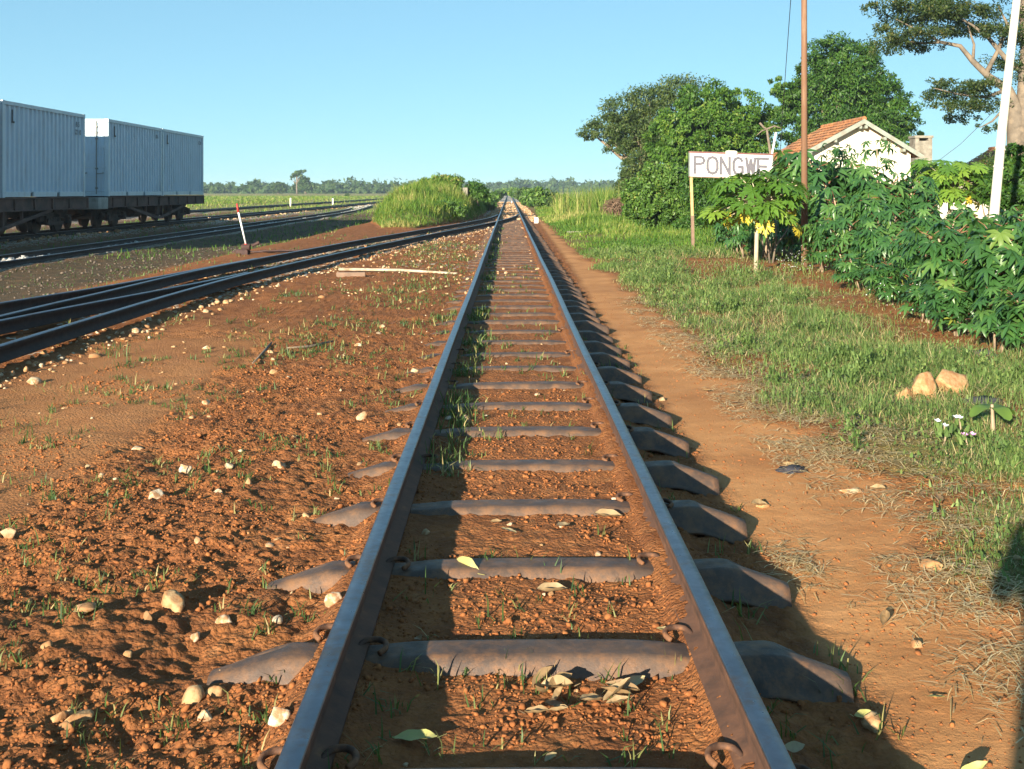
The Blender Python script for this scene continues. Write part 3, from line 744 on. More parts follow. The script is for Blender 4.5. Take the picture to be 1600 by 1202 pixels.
# longer grass farther along the verge
n = 150000
x = rg.uniform(1.55, 14, n); y = 20 * (95 / 20) ** rg.uniform(0, 1, n)
z = zones(x, y); k = (rg.uniform(0, 1, n) < np.maximum(z['grass'], z['field'] * (x > 1.9)) * (1 - z['bare'])) & (x < 3 + y * .12) & (x > np.interp(y, [20, 55, 90], [1.5, 1.4, 2.2]) + .4 * rg.uniform(-1, 1, n) * .3)
k &= rg.uniform(0, 1, n) < np.clip(.25 + 1.7 * (fbm(x, y, .5, 3, .5, 66) - .25), .1, 1)
x, y = x[k], y[k]
tall = np.clip(sstep(24, 50, y) * sstep(1.6, 3.5, x), 0, 1); L = (.09 + .42 * tall * fbm(x, y, .35, 3, .5, 81) * 1.5) * rg.uniform(.6, 1.4, len(x))
blades('long_grass', np.stack([x, y, zarr(x, y)], -1), L, .0006 * y * rg.uniform(.6, 1.3, len(x)) + .004, np.clip(rg.beta(2, 2.2, len(x)) * .8 + .2 * tall + 1.1 * (fbm(x, y, .45, 3, .55, 67) - .42), 0, 1), rg, M['longgrass'], 'long grass on the right of the main track toward the trees', .55, .8)
# tall reedy patch
n = 5200; c = at(945, 338, 62)
x = rg.normal(c[0] + .3, 1.5, n); y = rg.normal(62, 3.0, n); k = x > 2.6; x, y = x[k], y[k]
blades('long_grass', np.stack([x, y, zarr(x, y)], -1), rg.uniform(.7, 1.9, len(x)), rg.uniform(.02, .045, len(x)), np.clip(rg.beta(2.4, 1.9, len(x)) + .8 * (fbm(x, y, .7, 2, .5, 4) - .5), 0, 1), rg, M['longgrass'], 'tall yellow reedy grass beside the dark bushes', .25, .75)
# mound
n = 140000
x = rg.uniform(-8.6, -1.2, n); y = rg.uniform(41, 118, n) ** 1.0
m = mound(x, y); k = (m > .03) & (rg.uniform(0, 1, n) < np.where(y < 60, 1, .55)); x, y, m = x[k], y[k], m[k]
pt = fbm(x, y, .6, 3, .5, 91)
blades('long_grass', np.stack([x, y, zarr(x, y)], -1), (.08 + .60 * pt) * rg.uniform(.4, 1.5, len(x)) * np.clip(m * 2.2, .45, 1), rg.uniform(.012, .034, len(x)), np.clip(rg.beta(2, 2.2, len(x)) * .8 + 1.3 * (pt - .42), 0, 1), rg, M['longgrass'], 'long grass covering the earth mound', .55, .8)
# thin grass on the strips between the far lines and in the field
n = 52000
x = rg.uniform(-75, -6.5, n); y = 26 * (260 / 26) ** rg.uniform(0, 1, n)
z = zones(x, y); wt = np.where(z['gravel'] > .3, .03, 1) * np.where(z['field'] > .5, 1.0, .45)
k = (rg.uniform(0, 1, n) < wt) & (x > -.5 * y - 3); x, y = x[k], y[k]; fl = zones(x, y)['field']
blades('grass', np.stack([x, y, zarr(x, y)], -1), rg.uniform(.08, .22, len(x)) * (1 + .9 * fl * fbm(x, y, .1, 3, .5, 14) * 1.6), .00055 * y * rg.uniform(.6, 1.3, len(x)) + .008, np.clip(rg.beta(2.4, 2, len(x)) * (.55 + .5 * fl), 0, 1), rg, M['longgrass'], 'thin grass between the far lines and over the open field', .5, .6)
n = 17000
x = rg.uniform(-18.5, -6.6, n); y = 14 * (90 / 14) ** rg.uniform(0, 1, n); k = (zones(x, y)['gravel'] < .3) & (rg.uniform(0, 1, n) < np.clip(fbm(x, y, .8, 3, .5, 15) * 2.4 - .75, .03, 1)); x, y = x[k], y[k]
blades('grass', np.stack([x, y, zarr(x, y)], -1), rg.uniform(.03, .11, len(x)), .0007 * y * rg.uniform(.6, 1.3, len(x)) + .003, np.clip(rg.beta(2, 2.4, len(x)) * .75, 0, 1), rg, M['weed'], 'short dark grass on the shaded bank and between the far lines', .8, .7)
# weeds on the track bed: clustered
def tufts(nc, xr, yr, nb, hl, spread, seed, label, mat='weed'):
    rg = np.random.default_rng(seed)
    cx, cy = scatter(nc, xr, yr, rg)
    k = fbm(cx, cy, 1.4, 3, .5, 33) > .45; cx, cy = cx[k], cy[k]
    m = rg.integers(nb[0], nb[1], len(cx)); i = np.repeat(np.arange(len(cx)), m)
    sp = spread * (1 + cy[i] * .05)
    x = cx[i] + rg.normal(0, 1, len(i)) * sp; y = cy[i] + rg.normal(0, 1, len(i)) * sp
    k = (np.abs(x + .47) > .035) & (np.abs(x - .582) > .035); x, y, i = x[k], y[k], i[k]
    L = rg.uniform(*hl, len(x)) * rg.uniform(.7, 1.3, len(cx))[i]
    return blades('grass', np.stack([x, y, zarr(x, y)], -1), L, .0022 + .0006 * y + L * .012, np.clip(rg.beta(2, 2.2, len(x)) + .15 * rg.normal(0, 1, len(cx))[i], 0, 1), rg, M[mat], label, .65, .7)
tufts(1250, (-3.0, -.6), (2.4, 16), (3, 12), (.015, .065), .016, 41, 'sparse weeds sprouting from the red soil left of the track')
tufts(330, (-.42, .50), (2.5, 20), (3, 9), (.02, .085), .016, 42, 'sparse weeds between the two main rails')
tufts(150, (-.42, -.22), (5, 40), (6, 16), (.05, .14), .03, 43, 'dense weeds in the shadow of the left rail')
tufts(90, (.66, 1.05), (2.5, 12), (3, 8), (.03, .09), .02, 44, 'weeds growing between the exposed sleeper ends')
tufts(240, (-6.5, -2.6), (6, 40), (5, 14), (.03, .12), .05, 45, 'weeds along the siding rails')
tufts(330, (-2.2, -.6), (9, 30), (8, 18), (.03, .09), .07, 46, 'weed patches left of the track in the middle distance')
# straw
n = 30000
x = rg.normal(1.72, .36, n); y = 2.6 * (15 / 2.6) ** rg.uniform(0, 1, n)
k = (x > 1.38 - .2 * (y < 4)) & (fbm(x, y, 1.7, 4, .6, 52) > .36 + .22 * rg.uniform(0, 1, n)) & (rg.uniform(0, 1, n) < sstep(1.05, 1.75, x) * 1.0 + .03); x, y = x[k], y[k]
xb = rg.uniform(2.0, 4.6, 9000); yb = 4 * (24 / 4) ** rg.uniform(0, 1, 9000)
zz = zones(xb, yb); k = (zz['grass'] < .6) & (fbm(xb, yb, 1.5, 3, .5, 53) > .38); x, y = np.concatenate([x, xb[k]]), np.concatenate([y, yb[k]])
xb = rg.normal(1.12, .05, 260); yb = rg.normal(4.35, .14, 260); x, y = np.concatenate([x, xb]), np.concatenate([y, yb])
blades('dry_straw', np.stack([x, y, zarr(x, y) + .004 + .018 * rg.uniform(0, 1, len(x)) ** 2 + .008], -1), rg.uniform(.03, .15, len(x)) * rg.uniform(.5, 1.2, len(x)), .0020 + .0007 * y, rg.uniform(0, 1, len(x)), rg, M['straw'], 'dry straw littering the edge of the footpath', .10, .22, 1.44)

# ------------------------------------------------------------------ trees and shrubs
def leaf_cloud(clumps, n, size, rg, aspect=.38, sub=26, sig=.22, droop=.35, inner=.15, base_rnd=0.0):
    C_ = np.array(clumps, float); wt = (C_[:, 3] * C_[:, 4] + C_[:, 3] * C_[:, 5] + C_[:, 4] * C_[:, 5]); wt /= wt.sum()
    sc, sr, ss = [], [], []
    for c, w in zip(C_, wt):
        m = max(5, int(sub * len(C_) * w))
        d = rg.normal(0, 1, (m, 3)); d /= np.linalg.norm(d, axis=1)[:, None]
        r = rg.uniform(.72, 1.05, m); ins = rg.uniform(0, 1, m) < inner; r[ins] *= rg.uniform(.3, .8, ins.sum())
        sc.append(c[:3] + d * c[3:6] * r[:, None]); ss.append(np.repeat(np.minimum.reduce(c[3:6]) ** .5 * np.mean(c[3:6]) ** .5, m)); sr.append(d)
    sc, ss, sr = np.concatenate(sc), np.concatenate(ss), np.concatenate(sr)
    i = rg.integers(0, len(sc), n)
    sg = sig * ss[i] * rg.uniform(.6, 1.3, len(sc))[i]
    off = rg.normal(0, 1, (n, 3)); off *= np.minimum(1, 1.9 / np.linalg.norm(off, axis=1))[:, None]
    P = sc[i] + off * sg[:, None] * np.array([1, 1, .75])
    d = rg.normal(0, 1, (n, 3)) + sr[i] * .7; d[:, 2] -= droop * 2
    d /= np.linalg.norm(d, axis=1)[:, None]
    nn = sr[i] + rg.normal(0, .55, (n, 3)) + np.array([0, 0, .5]); s = np.cross(d, nn); s /= np.linalg.norm(s, axis=1)[:, None] + 1e-9
    L = size * rg.uniform(.65, 1.35, n)
    V = np.stack([P - d * L[:, None] * .5, P + s * (L * aspect * .5)[:, None], P + d * L[:, None] * .5, P - s * (L * aspect * .5)[:, None]], 1)
    rn = np.clip(rg.beta(2, 2.5, n) + .22 * rg.normal(0, 1, len(sc))[i] * .6 + base_rnd, 0, 1)
    return V.reshape(-1, 3), np.arange(n * 4).reshape(-1, 4), np.repeat(rn, 4)

def crown(parent, clumps, n, size, mat, seed, name='crown', **kw):
    V, q, r = leaf_cloud(clumps, n, size, np.random.default_rng(seed), **kw)
    return mesh_np(name, V, quads=q, mat=mat, parent=parent, rnd=r)

def pxclump(px, py, Y, rx, ry, depth=1.0, dy=0):
    """ellipsoid at a pixel place, radii in pixels, depth factor of rx"""
    k = Y / F; p = at(px, py, Y + dy)
    return (p[0], p[1], p[2], rx * k, rx * k * depth, ry * k)

def limbs(parent, paths, mat, name='trunk', n=9):
    b = MB()
    for pts, rad in paths: b.tube(pts, rad, n)
    return b.build(name, mat, parent, True)

def tree(name, label, loc, clumps, n, size, mat, seed, trunk_r=.25, bark='bark', group=None, cat='tree', branches=6, **kw):
    e = empty(name, loc, label, cat, group)
    rg = np.random.default_rng(seed)
    C_ = np.array(clumps, float); cen = C_[:, :3].mean(0)
    paths = [([loc, loc + (cen - loc) * .35 + rg.normal(0, .1, 3) * (1, 1, 0), cen], [trunk_r * 1.25, trunk_r, trunk_r * .45])]
    for k in range(min(branches, len(C_))):
        c = C_[k, :3]; a = loc + (cen - loc) * rg.uniform(.35, .6); m = (a + c) / 2 + np.array([0, 0, -.1 * abs(c[2] - a[2])])
        paths.append(([a, m, c], [trunk_r * .5, trunk_r * .34, trunk_r * .12]))
    limbs(e, paths, M[bark])
    crown(e, clumps, n, size, mat, seed, **kw)
    return e

def G(px, Y, z=None):
    x = (px - PX) / F * Y; return np.array([x, Y, zat(x, Y) if z is None else z])

# spreading feathery tree behind the round mango
Y = 66
tree('spreading_tree', 'wide dark feathery tree leaning out leftmost behind the round mango tree', G(1040, Y),
     [pxclump(*c) for c in [(1065, 145, Y, 42, 22), (1015, 160, Y, 38, 22), (975, 172, Y, 36, 20), (950, 196, Y, 32, 16), (925, 208, Y, 20, 11), (985, 205, Y, 40, 18), (960, 226, Y, 26, 12), (1020, 195, Y, 42, 26), (985, 243, Y, 18, 11), (1040, 225, Y, 40, 30), (1000, 222, Y, 30, 16)]],
     26000, .19, M['acacia'], 101, .35, 'bark', sub=46, sig=.30, inner=.1, branches=11)
Y = 56
tree('mango_tree', 'round bright green mango tree behind the station sign', G(1112, Y),
     [pxclump(*c) for c in [(1110, 172, Y, 52, 44), (1065, 195, Y, 45, 40), (1155, 180, Y, 48, 40), (1110, 220, Y, 60, 48), (1045, 225, Y, 38, 36), (1165, 225, Y, 46, 46), (1035, 255, Y, 30, 32), (1180, 250, Y, 36, 36), (1095, 260, Y, 60, 40)]],
     60000, .20, M['mango'], 102, .4, sub=70, sig=.13, droop=.5, inner=.08)
Y = 62
tree('mango_tree', 'tall dark mango tree behind the tiled house', G(1320, Y),
     [pxclump(*c) for c in [(1305, 95, Y, 48, 42), (1335, 110, Y, 44, 44), (1275, 130, Y, 40, 40), (1310, 150, Y, 62, 52), (1370, 150, Y, 42, 36), (1400, 180, Y, 36, 36), (1240, 150, Y, 28, 24), (1215, 135, Y, 22, 16), (1235, 190, Y, 34, 36), (1345, 195, Y, 60, 46), (1420, 205, Y, 20, 26), (1225, 170, Y, 26, 20), (1390, 225, Y, 34, 30), (1300, 205, Y, 60, 40)]],
     68000, .21, M['mango_dark'], 103, .5, sub=60, sig=.14, droop=.5, inner=.08)
Y = 52
e = empty('dead_branch', G(1200, Y), 'bare pale branch sticking out between the two mango trees', 'branch')
limbs(e, [([at(1187, 192, Y), at(1193, 199, Y), at(1198, 202, Y), at(1210, 197, Y), at(1222, 201, Y)], [.05, .05, .05, .04, .015]), ([at(1198, 202, Y), at(1190, 205, Y), at(1182, 212, Y)], [.04, .03, .01]), ([at(1198, 202, Y), at(1204, 240, Y), G(1204, Y)], [.05, .07, .08])], M['palebark'], 'branch')
# umbrella tree at the right
Y = 44
e = empty('umbrella_tree', G(1592, Y), 'tall flat crowned tree with a pale trunk at the right border', 'tree')
b0 = G(1592, Y)
limbs(e, [([b0, at(1588, 230, Y), at(1586, 170, Y), at(1575, 140, Y), at(1545, 120, Y), at(1520, 96, Y), at(1500, 72, Y), at(1470, 66, Y), at(1435, 68, Y), at(1400, 60, Y)], [.42, .36, .30, .19, .14, .11, .085, .065, .04, .015]),
          ([at(1592, 240, Y), at(1602, 160, Y), at(1606, 80, Y), at(1600, 0, Y), at(1590, -80, Y)], [.40, .34, .28, .2, .1]),
          ([at(1540, 116, Y), at(1560, 78, Y), at(1575, 40, Y), at(1560, 10, Y)], [.10, .08, .06, .03]),
          ([at(1605, 120, Y), at(1570, 90, Y), at(1545, 60, Y), at(1520, 40, Y), at(1490, 22, Y)], [.12, .1, .08, .05, .02]),
          ([at(1575, 140, Y), at(1540, 152, Y), at(1500, 148, Y), at(1460, 138, Y)], [.09, .06, .04, .015]),
          ([at(1578, 160, Y), at(1550, 190, Y), at(1530, 200, Y)], [.06, .04, .015]),
          ([at(1520, 96, Y), at(1522, 70, Y), at(1512, 40, Y)], [.07, .05, .02]),
          ([at(1470, 66, Y), at(1440, 50, Y), at(1400, 30, Y)], [.05, .035, .012])], M['palebark'])
crown(e, [pxclump(*c) for c in [
    (1365, 10, Y, 22, 7), (1375, 45, Y, 26, 6), (1455, 8, Y, 60, 10), (1430, 52, Y, 48, 8, 1, -1), (1540, 45, Y, 50, 9, 1, 1), (1500, 20, Y, 50, 9), (1475, 150, Y, 36, 8, 1, 1), (1560, 100, Y, 30, 10, 1, 1), (1530, 130, Y, 36, 9, 1, -1), (1395, 12, Y, 46, 9), (1430, 30, Y, 55, 9, 1, .6), (1470, 18, Y, 44, 10, 1, -1), (1405, 62, Y, 46, 9), (1380, 78, Y, 26, 7, 1, -.5), (1440, 72, Y, 34, 7, 1, .5), (1490, 45, Y, 42, 9, 1, 1), (1530, 20, Y, 40, 9),
    (1560, 50, Y, 36, 10, 1, -.8), (1510, 140, Y, 44, 10), (1470, 130, Y, 24, 7, 1, .4), (1490, 165, Y, 40, 8, 1, -.5), (1530, 165, Y, 36, 10), (1545, 200, Y, 18, 8), (1500, 185, Y, 28, 6, 1, .5), (1590, 95, Y, 30, 14), (1600, 60, Y, 40, 12), (1585, -20, Y, 60, 12), (1480, -25, Y, 80, 13), (1400, -22, Y, 50, 10), (1640, 20, Y, 60, 14), (1640, 120, Y, 50, 16)]],
      42000, .12, M['umbrella'], 104, aspect=.42, sub=30, sig=.36, droop=.15, inner=.3)

# bushes behind and beside the sign
def shrub(label, px, Y, clumps, n, size, mat, seed, group=None, name='shrub', cat='shrub', **kw):
    loc = G(px, Y); e = empty(name, loc, label, cat, group)
    C_ = [pxclump(*c) for c in clumps]; rg = np.random.default_rng(seed)
    paths = []
    for c in C_[:7]:
        a = loc + np.append(rg.normal(0, .12, 2), 0)
        paths.append(([a, (a + np.array(c[:3])) / 2 + rg.normal(0, .06, 3), np.array(c[:3])], [.035, .025, .01]))
    limbs(e, paths, M['bark'], 'stem', 6); crown(e, C_, n, size, mat, seed, 'foliage', **kw)
    return e
Y = 44
shrub('dark brownish tree like bush under the feathery tree', 1000, 60, [(1000, 262, 60, 30, 24), (985, 290, 60, 22, 26), (1015, 285, 60, 28, 24)], 7000, .2, M['acacia'], 201, sub=30, sig=.25)
shrub('large bright green bush left of the sign post', 1035, 38, [(1040, 285, 38, 40, 26), (1010, 305, 38, 32, 28), (1060, 305, 38, 40, 34), (1030, 335, 38, 44, 26), (990, 318, 38, 18, 18), (1075, 335, 38, 32, 30)], 34000, .12, M['shrub'], 202, sub=60, sig=.2, aspect=.5)
shrub('green bush directly behind the sign board', 1110, 36, [(1100, 300, 36, 40, 26), (1130, 330, 36, 50, 34), (1085, 345, 36, 30, 26), (1165, 310, 36, 44, 40), (1130, 290, 36, 44, 20)], 26000, .12, M['mango_dark'], 203, sub=50, sig=.22)
shrub('tangle of bare brown twigs beside the long grass', 965, 50, [(964, 325, 50, 16, 11), (975, 318, 50, 10, 9)], 2600, .28, M['thicket'], 204, name='dry_bush', cat='bush', aspect=.10, sig=.4)
shrub('reddish leafed creeper bush between sign and roof', 1217, 33, [(1217, 262, 33, 22, 14), (1205, 280, 33, 26, 20), (1240, 285, 33, 30, 24)], 4500, .12, M['thicket'], 205, sig=.3)
shrub('dark bush at the right border in front of the second roof', 1590, 24, [(1588, 270, 24, 34, 26), (1600, 310, 24, 44, 36), (1560, 300, 24, 24, 26), (1580, 240, 24, 20, 16)], 8000, .13, M['mango_dark'], 206, sig=.24)
shrub('thin grey green bush behind the second papaya', 1535, 33, [(1530, 300, 33, 22, 16), (1548, 262, 33, 16, 18), (1552, 300, 33, 16, 22)], 3200, .12, M['acacia'], 207, sig=.3)
# mound bushes and the hedges along the line
shrub('dark bush with jagged top on the right end of the mound', 742, 58, [(742, 296, 58, 13, 12), (750, 302, 58, 12, 10), (733, 300, 58, 10, 10), (748, 290, 58, 7, 6)], 4200, .16, M['mango_dark'], 208, sig=.3)
shrub('green bush low on the mound beside the concrete marker', 702, 48, [(700, 325, 48, 14, 12), (715, 330, 48, 12, 10), (690, 332, 48, 9, 8)], 3000, .14, M['shrub'], 209, sig=.3)
shrub('bushy scrub along the crest of the mound', 690, 60, [(672, 287, 60, 16, 7), (690, 282, 60, 18, 7), (708, 283, 60, 16, 7), (650, 293, 60, 12, 6)], 4200, .16, M['longgrass'], 210, sig=.35)
rg = np.random.default_rng(77)
HEDGE = [(764, 85, 9, 9), (757, 75, 10, 10), (770, 110, 8, 7), (776, 150, 7, 6), (781, 210, 6, 5), (785, 300, 5, 4),
         (822, 120, 10, 9), (838, 95, 14, 11), (858, 85, 16, 12), (880, 78, 15, 9), (812, 180, 7, 6), (806, 260, 5, 5), (905, 74, 14, 9), (800, 380, 4, 4), (788, 400, 3, 4)]
for i, (px, Y, rx, ry) in enumerate(HEDGE):
    side = 'left' if px < 795 else 'right'
    yb = PY + F * 1.3 / Y
    cl = [(px + rg.normal(0, rx * .5), yb - ry * rg.uniform(.8, 1.7), Y, rx * rg.uniform(.6, .9), ry * rg.uniform(.6, .9), 1.2, rg.normal(0, 2)) for k in range(4)]
    shrub(f'green bush in the row on the {side} of the line toward the vanishing point', px, Y, cl, int(2600 - 3 * Y), .0034 * Y, M['shrub' if i % 3 else 'far_leaf'], 300 + i, f'bushes lining the {side} side of the line', sig=.3, aspect=.55)

# far tree line over the field: one mass, plus the trees that stand out
rg = np.random.default_rng(88)
cl = []
for px in np.arange(-520, 1900, 7.0):
    Y = rg.uniform(500, 640) if px < 640 or px > 1000 else rg.uniform(640, 800)
    h = np.interp(px, [-520, 300, 560, 760, 900, 1900], [15, 15, 15, 13, 15, 20]) * (.45 + .95 * float(fbm(np.array([px]), np.array([0.]), .021, 3, .6, 8)[0])) * rg.uniform(.65, 1.3)
    yb = PY + F * 1.35 / Y
    cl.append(pxclump(px, yb - h * .5, Y, rg.uniform(7, 15), h * .62, 1.5))
    cl.append(pxclump(px + 3, yb - h * .25, Y - 15, rg.uniform(6, 10), h * .35, 1.5))
V, q, r = leaf_cloud(cl, 80000, 2.3, rg, .6, 16, .3, .1, .1)
tag(mesh_np('treeline', V, quads=q, mat=M['far_leaf'], rnd=r), 'far low woodland along the horizon', kind='stuff')
def far_tree(label, px, Y, clumps, seed, n=1500, group=None, tr=.4, nm='far_tree'):
    return tree(nm, label, G(px, Y), [pxclump(*c) for c in clumps], n, .0030 * Y, M['far_leaf'], seed, tr, 'palebark', group, sig=.3, aspect=.6)
Y = 430
tree('bare_crowned_tree', 'tall pale trunked tree with sparse flat crown rising over the far field', G(464, Y), [pxclump(*c) for c in [(472, 268, Y, 6, 2), (462, 273, Y, 6, 2), (457, 276, Y, 4, 1.5), (470, 275, Y, 5, 1.5), (455, 281, Y, 2, 1), (466, 270, Y, 5, 2)]], 230, 1.2, M['far_leaf'], 401, .28, 'palebark', sig=.3, aspect=.6)
far_tree('bushy tree right behind the bare crowned tree', 478, 450, [(474, 286, 450, 10, 7), (482, 292, 450, 9, 7), (468, 292, 450, 9, 7)], 402, 1600)
far_tree('round dome shaped tree left of the bare crowned tree', 434, 470, [(434, 292, 470, 9, 6), (430, 296, 470, 6, 5), (440, 296, 470, 6, 5)], 403)
far_tree('squarish dark tree on the horizon right of the bare crowned tree', 513, 520, [(513, 291, 520, 6, 6), (516, 296, 520, 8, 5)], 404)
# far palms
PALM = [(763, 287, 620), (768, 288, 640), (779, 285, 600), (788, 287, 660), (794, 291, 600), (800, 288, 640), (812, 285, 560), (813, 291, 570), (846, 291, 520), (855, 285, 500), (860, 288, 520), (867, 287, 500), (872, 285, 480), (878, 284, 470), (889, 280, 460), (896, 287, 480), (903, 286, 470), (909, 287, 480), (918, 289, 500), (925, 290, 500)]
palm0 = None
for i, (px, py, Y) in enumerate(PALM):
    Y *= 2
    b = G(px, Y, 0); top = at(px, py, Y)
    if palm0 is None:
        palm0 = empty('coconut_palm', (0, 0, 0), 'distant coconut palm rising above the horizon trees', 'palm', 'palms on the horizon')
        limbs(palm0, [([(0, 0, 0), (.2, 0, 5), (0, 0, 10)], [.3, .22, .16])], M['bark'])
        mb = MB(); rg2 = np.random.default_rng(5)
        for k in range(16):
            a = k * 2.399; up = rg2.uniform(-.2, 1.1); d = np.array([math.cos(a), math.sin(a)]); L_ = rg2.uniform(2.4, 3.2)
            P = [np.array([d[0] * L_ * t, d[1] * L_ * t, 10 + L_ * (up * t - (.55 + .5 * up) * t * t)]) for t in np.linspace(0, 1, 6)]
            s_ = np.array([-d[1], d[0], 0]); w = [.15, .55, .7, .6, .4, .05]
            vv = [];
            for p_, w_ in zip(P, w): vv += [p_ - s_ * w_ - np.array([0, 0, w_ * .5]), p_, p_ + s_ * w_ - np.array([0, 0, w_ * .5])]
            ff = []
            for t in range(5): ff += [(t * 3, t * 3 + 1, t * 3 + 4, t * 3 + 3), (t * 3 + 1, t * 3 + 2, t * 3 + 5, t * 3 + 4)]
            mb.add(vv, ff)
        mb.build('crown', M['far_leaf'], palm0); e = palm0
    else:
        e = copy_tree(palm0)
    s_ = (top[2] - 0) / 11.0 * 1.12
    e.location = (b[0], b[1], 0); e.scale = (max(1.0, s_),) * 2 + (s_,); e.rotation_euler = (0, 0, i * 1.3)

# ------------------------------------------------------------------ cassava and papaya
def lobed_leaf(nl, L, W, spread, rg, droop=.35, mid=.45):
    """palmate leaf: nl leaflets from the origin, lying in xy, pointing +x; each leaflet 2 quads folded on its midrib"""
    V, Q, T = [], [], []
    for k in range(nl):
        t = (k / (nl - 1) - .5) if nl > 1 else 0
        a = t * spread; l = L * (1 - .35 * abs(t) * 2 * .8) * rg.uniform(.9, 1.08)
        d = np.array([math.cos(a), math.sin(a), 0]); s = np.array([-d[1], d[0], 0]); dz = droop * rg.uniform(.6, 1.4)
        pts = [(0, .0), (mid * .55, .75), (mid, 1.0), (.8, .55), (1, 0)]
        b = len(V)
        for tt, w in pts:
            c = d * l * tt + np.array([0, 0, -dz * l * tt * tt])
            V += [c - s * W * w * .5 + np.array([0, 0, W * w * .16]), c, c + s * W * w * .5 + np.array([0, 0, W * w * .16])]
        for j in range(4):
            o = b + j * 3; Q += [(o, o + 3, o + 4, o + 1), (o + 1, o + 4, o + 5, o + 2)]
    return np.array(V), np.array(Q)

def place_leaves(bases, dirs, tilt, scale, leafs, rg, rnd):
    VV, QQ, RR = [], [], []; n = 0
    for p, a, t, s, r in zip(bases, dirs, tilt, scale, rnd):
        V, Q = leafs[rg.integers(len(leafs))]
        Rm = np.array((Matrix.Rotation(a, 3, 'Z') @ Matrix.Rotation(t, 3, 'Y') @ Matrix.Rotation(float(rg.normal(0, .3)), 3, 'X')))
        VV.append(V @ Rm.T * s + p); QQ.append(Q + n); RR.append(np.full(len(V), r)); n += len(V)
    return np.concatenate(VV), np.concatenate(QQ), np.concatenate(RR)

def cassava_proto(seed, H, stems, leaves):
    rg = np.random.default_rng(seed)
    e = empty('cassava_plant', (0, 0, 0))
    b, pet = MB(), MB(); bases, dirs, tilt, sc, rn = [], [], [], [], []
    leafs = [lobed_leaf(int(rg.integers(5, 8)), 1, .26, 3.9, rg, .38) for _ in range(6)]
    for s in range(stems):
        a = rg.uniform(0, 6.28); r = .18 * H
        p0 = np.array([rg.normal(0, .04), rg.normal(0, .04), -.03]); h = H * rg.uniform(.72, .95)
        p2 = np.array([math.cos(a) * r * rg.uniform(.6, 1.5), math.sin(a) * r * rg.uniform(.6, 1.5), h]); p1 = (p0 + p2) / 2 + np.append(rg.normal(0, .05, 2), 0)
        b.tube([p0, p1, p2], [.017, .014, .008], 6)
        for k in range(int(leaves / stems)):
            t = rg.uniform(.22, 1.02) ** .8
            q = p0 * (1 - t) ** 2 + 2 * p1 * t * (1 - t) + p2 * t * t
            aa = rg.uniform(0, 6.28); ll = rg.uniform(.12, .30) * (1.15 - .35 * t); el = rg.uniform(-.1, .75)
            tip = q + np.array([math.cos(aa) * math.cos(el), math.sin(aa) * math.cos(el), math.sin(el)]) * ll
            pet.tube([q, (q + tip) / 2 + np.array([0, 0, .02]), tip], [.004, .0035, .0025], 4, False)
            bases.append(tip); dirs.append(aa); tilt.append(rg.uniform(.15, .95)); sc.append(rg.uniform(.13, .21)); rn.append(float(np.clip(rg.beta(2, 2.3) + (.0 if t > .35 else .25 * (rg.uniform() < .15)), 0, 1)))
    b.build('stem', M['stem'], e, True); pet.build('leaf_stalks', M['redstem'], e)
    V, Q, r_ = place_leaves(bases, dirs, tilt, sc, leafs, rg, rn)
    mesh_np('foliage', V, quads=Q, mat=M['cassava'], parent=e, rnd=r_, smooth=False)
    return e
protos = [cassava_proto(501, 1.0, 4, 120), cassava_proto(502, 1.0, 3, 95), cassava_proto(503, 1.0, 5, 140), cassava_proto(504, 1.0, 3, 80)]
CP = [(1255, 398, 232), (1290, 400, 232), (1325, 398, 250), (1275, 402, 262), (1340, 402, 262), (1380, 402, 268), (1412, 402, 272), (1440, 402, 290), (1392, 478, 405), (1445, 500, 425), (1500, 522, 432), (1560, 545, 440), (1605, 556, 450), (1340, 452, 395), (1285, 425, 335), (1318, 432, 335), (1350, 445, 345), (1388, 462, 352), (1425, 478, 350), (1462, 494, 345), (1505, 512, 340), (1550, 522, 340), (1592, 532, 350), (1640, 545, 350),
      (1282, 405, 285), (1318, 410, 290), (1352, 415, 300), (1388, 424, 320), (1430, 440, 325), (1475, 452, 325), (1520, 462, 330), (1570, 470, 335), (1615, 480, 330),
      (1228, 400, 262), (1262, 396, 248), (1300, 396, 245), (1332, 394, 272), (1366, 392, 280), (1402, 398, 305), (1442, 405, 312), (1490, 412, 318), (1540, 420, 325), (1585, 425, 320),
      (1150, 396, 292), (1175, 398, 275), (1200, 400, 262), (1240, 408, 300), (1212, 394, 280), (1135, 392, 310), (1160, 404, 330)]
used = [False] * 4
for i, (px, pb, pt) in enumerate(CP):
    P = gp(px, pb); P[2] = zat(P[0], P[1]); top = CH - (pt - PY) / F * P[1]; H = top - P[2]
    k = i % 4
    if used[k]: e = copy_tree(protos[k])
    else: e = protos[k]; used[k] = True
    front = 8 <= i < 24
    tag(e, 'dark green cassava plant in the front row of the thicket along the verge' if front else ('cassava plant standing in the middle or back of the thicket before the house' if i < 43 else 'cassava plant growing round the papaya in front of the sign'), 'cassava',
        'cassava plants in the front row' if front else ('cassava plants behind the front row' if i < 43 else 'cassava plants round the papaya'))
    e.location = P; w = max(H, .8) * (.95 if i < 43 else .8); e.scale = (w, w, H * .97); e.rotation_euler = (0, 0, i * 2.1)
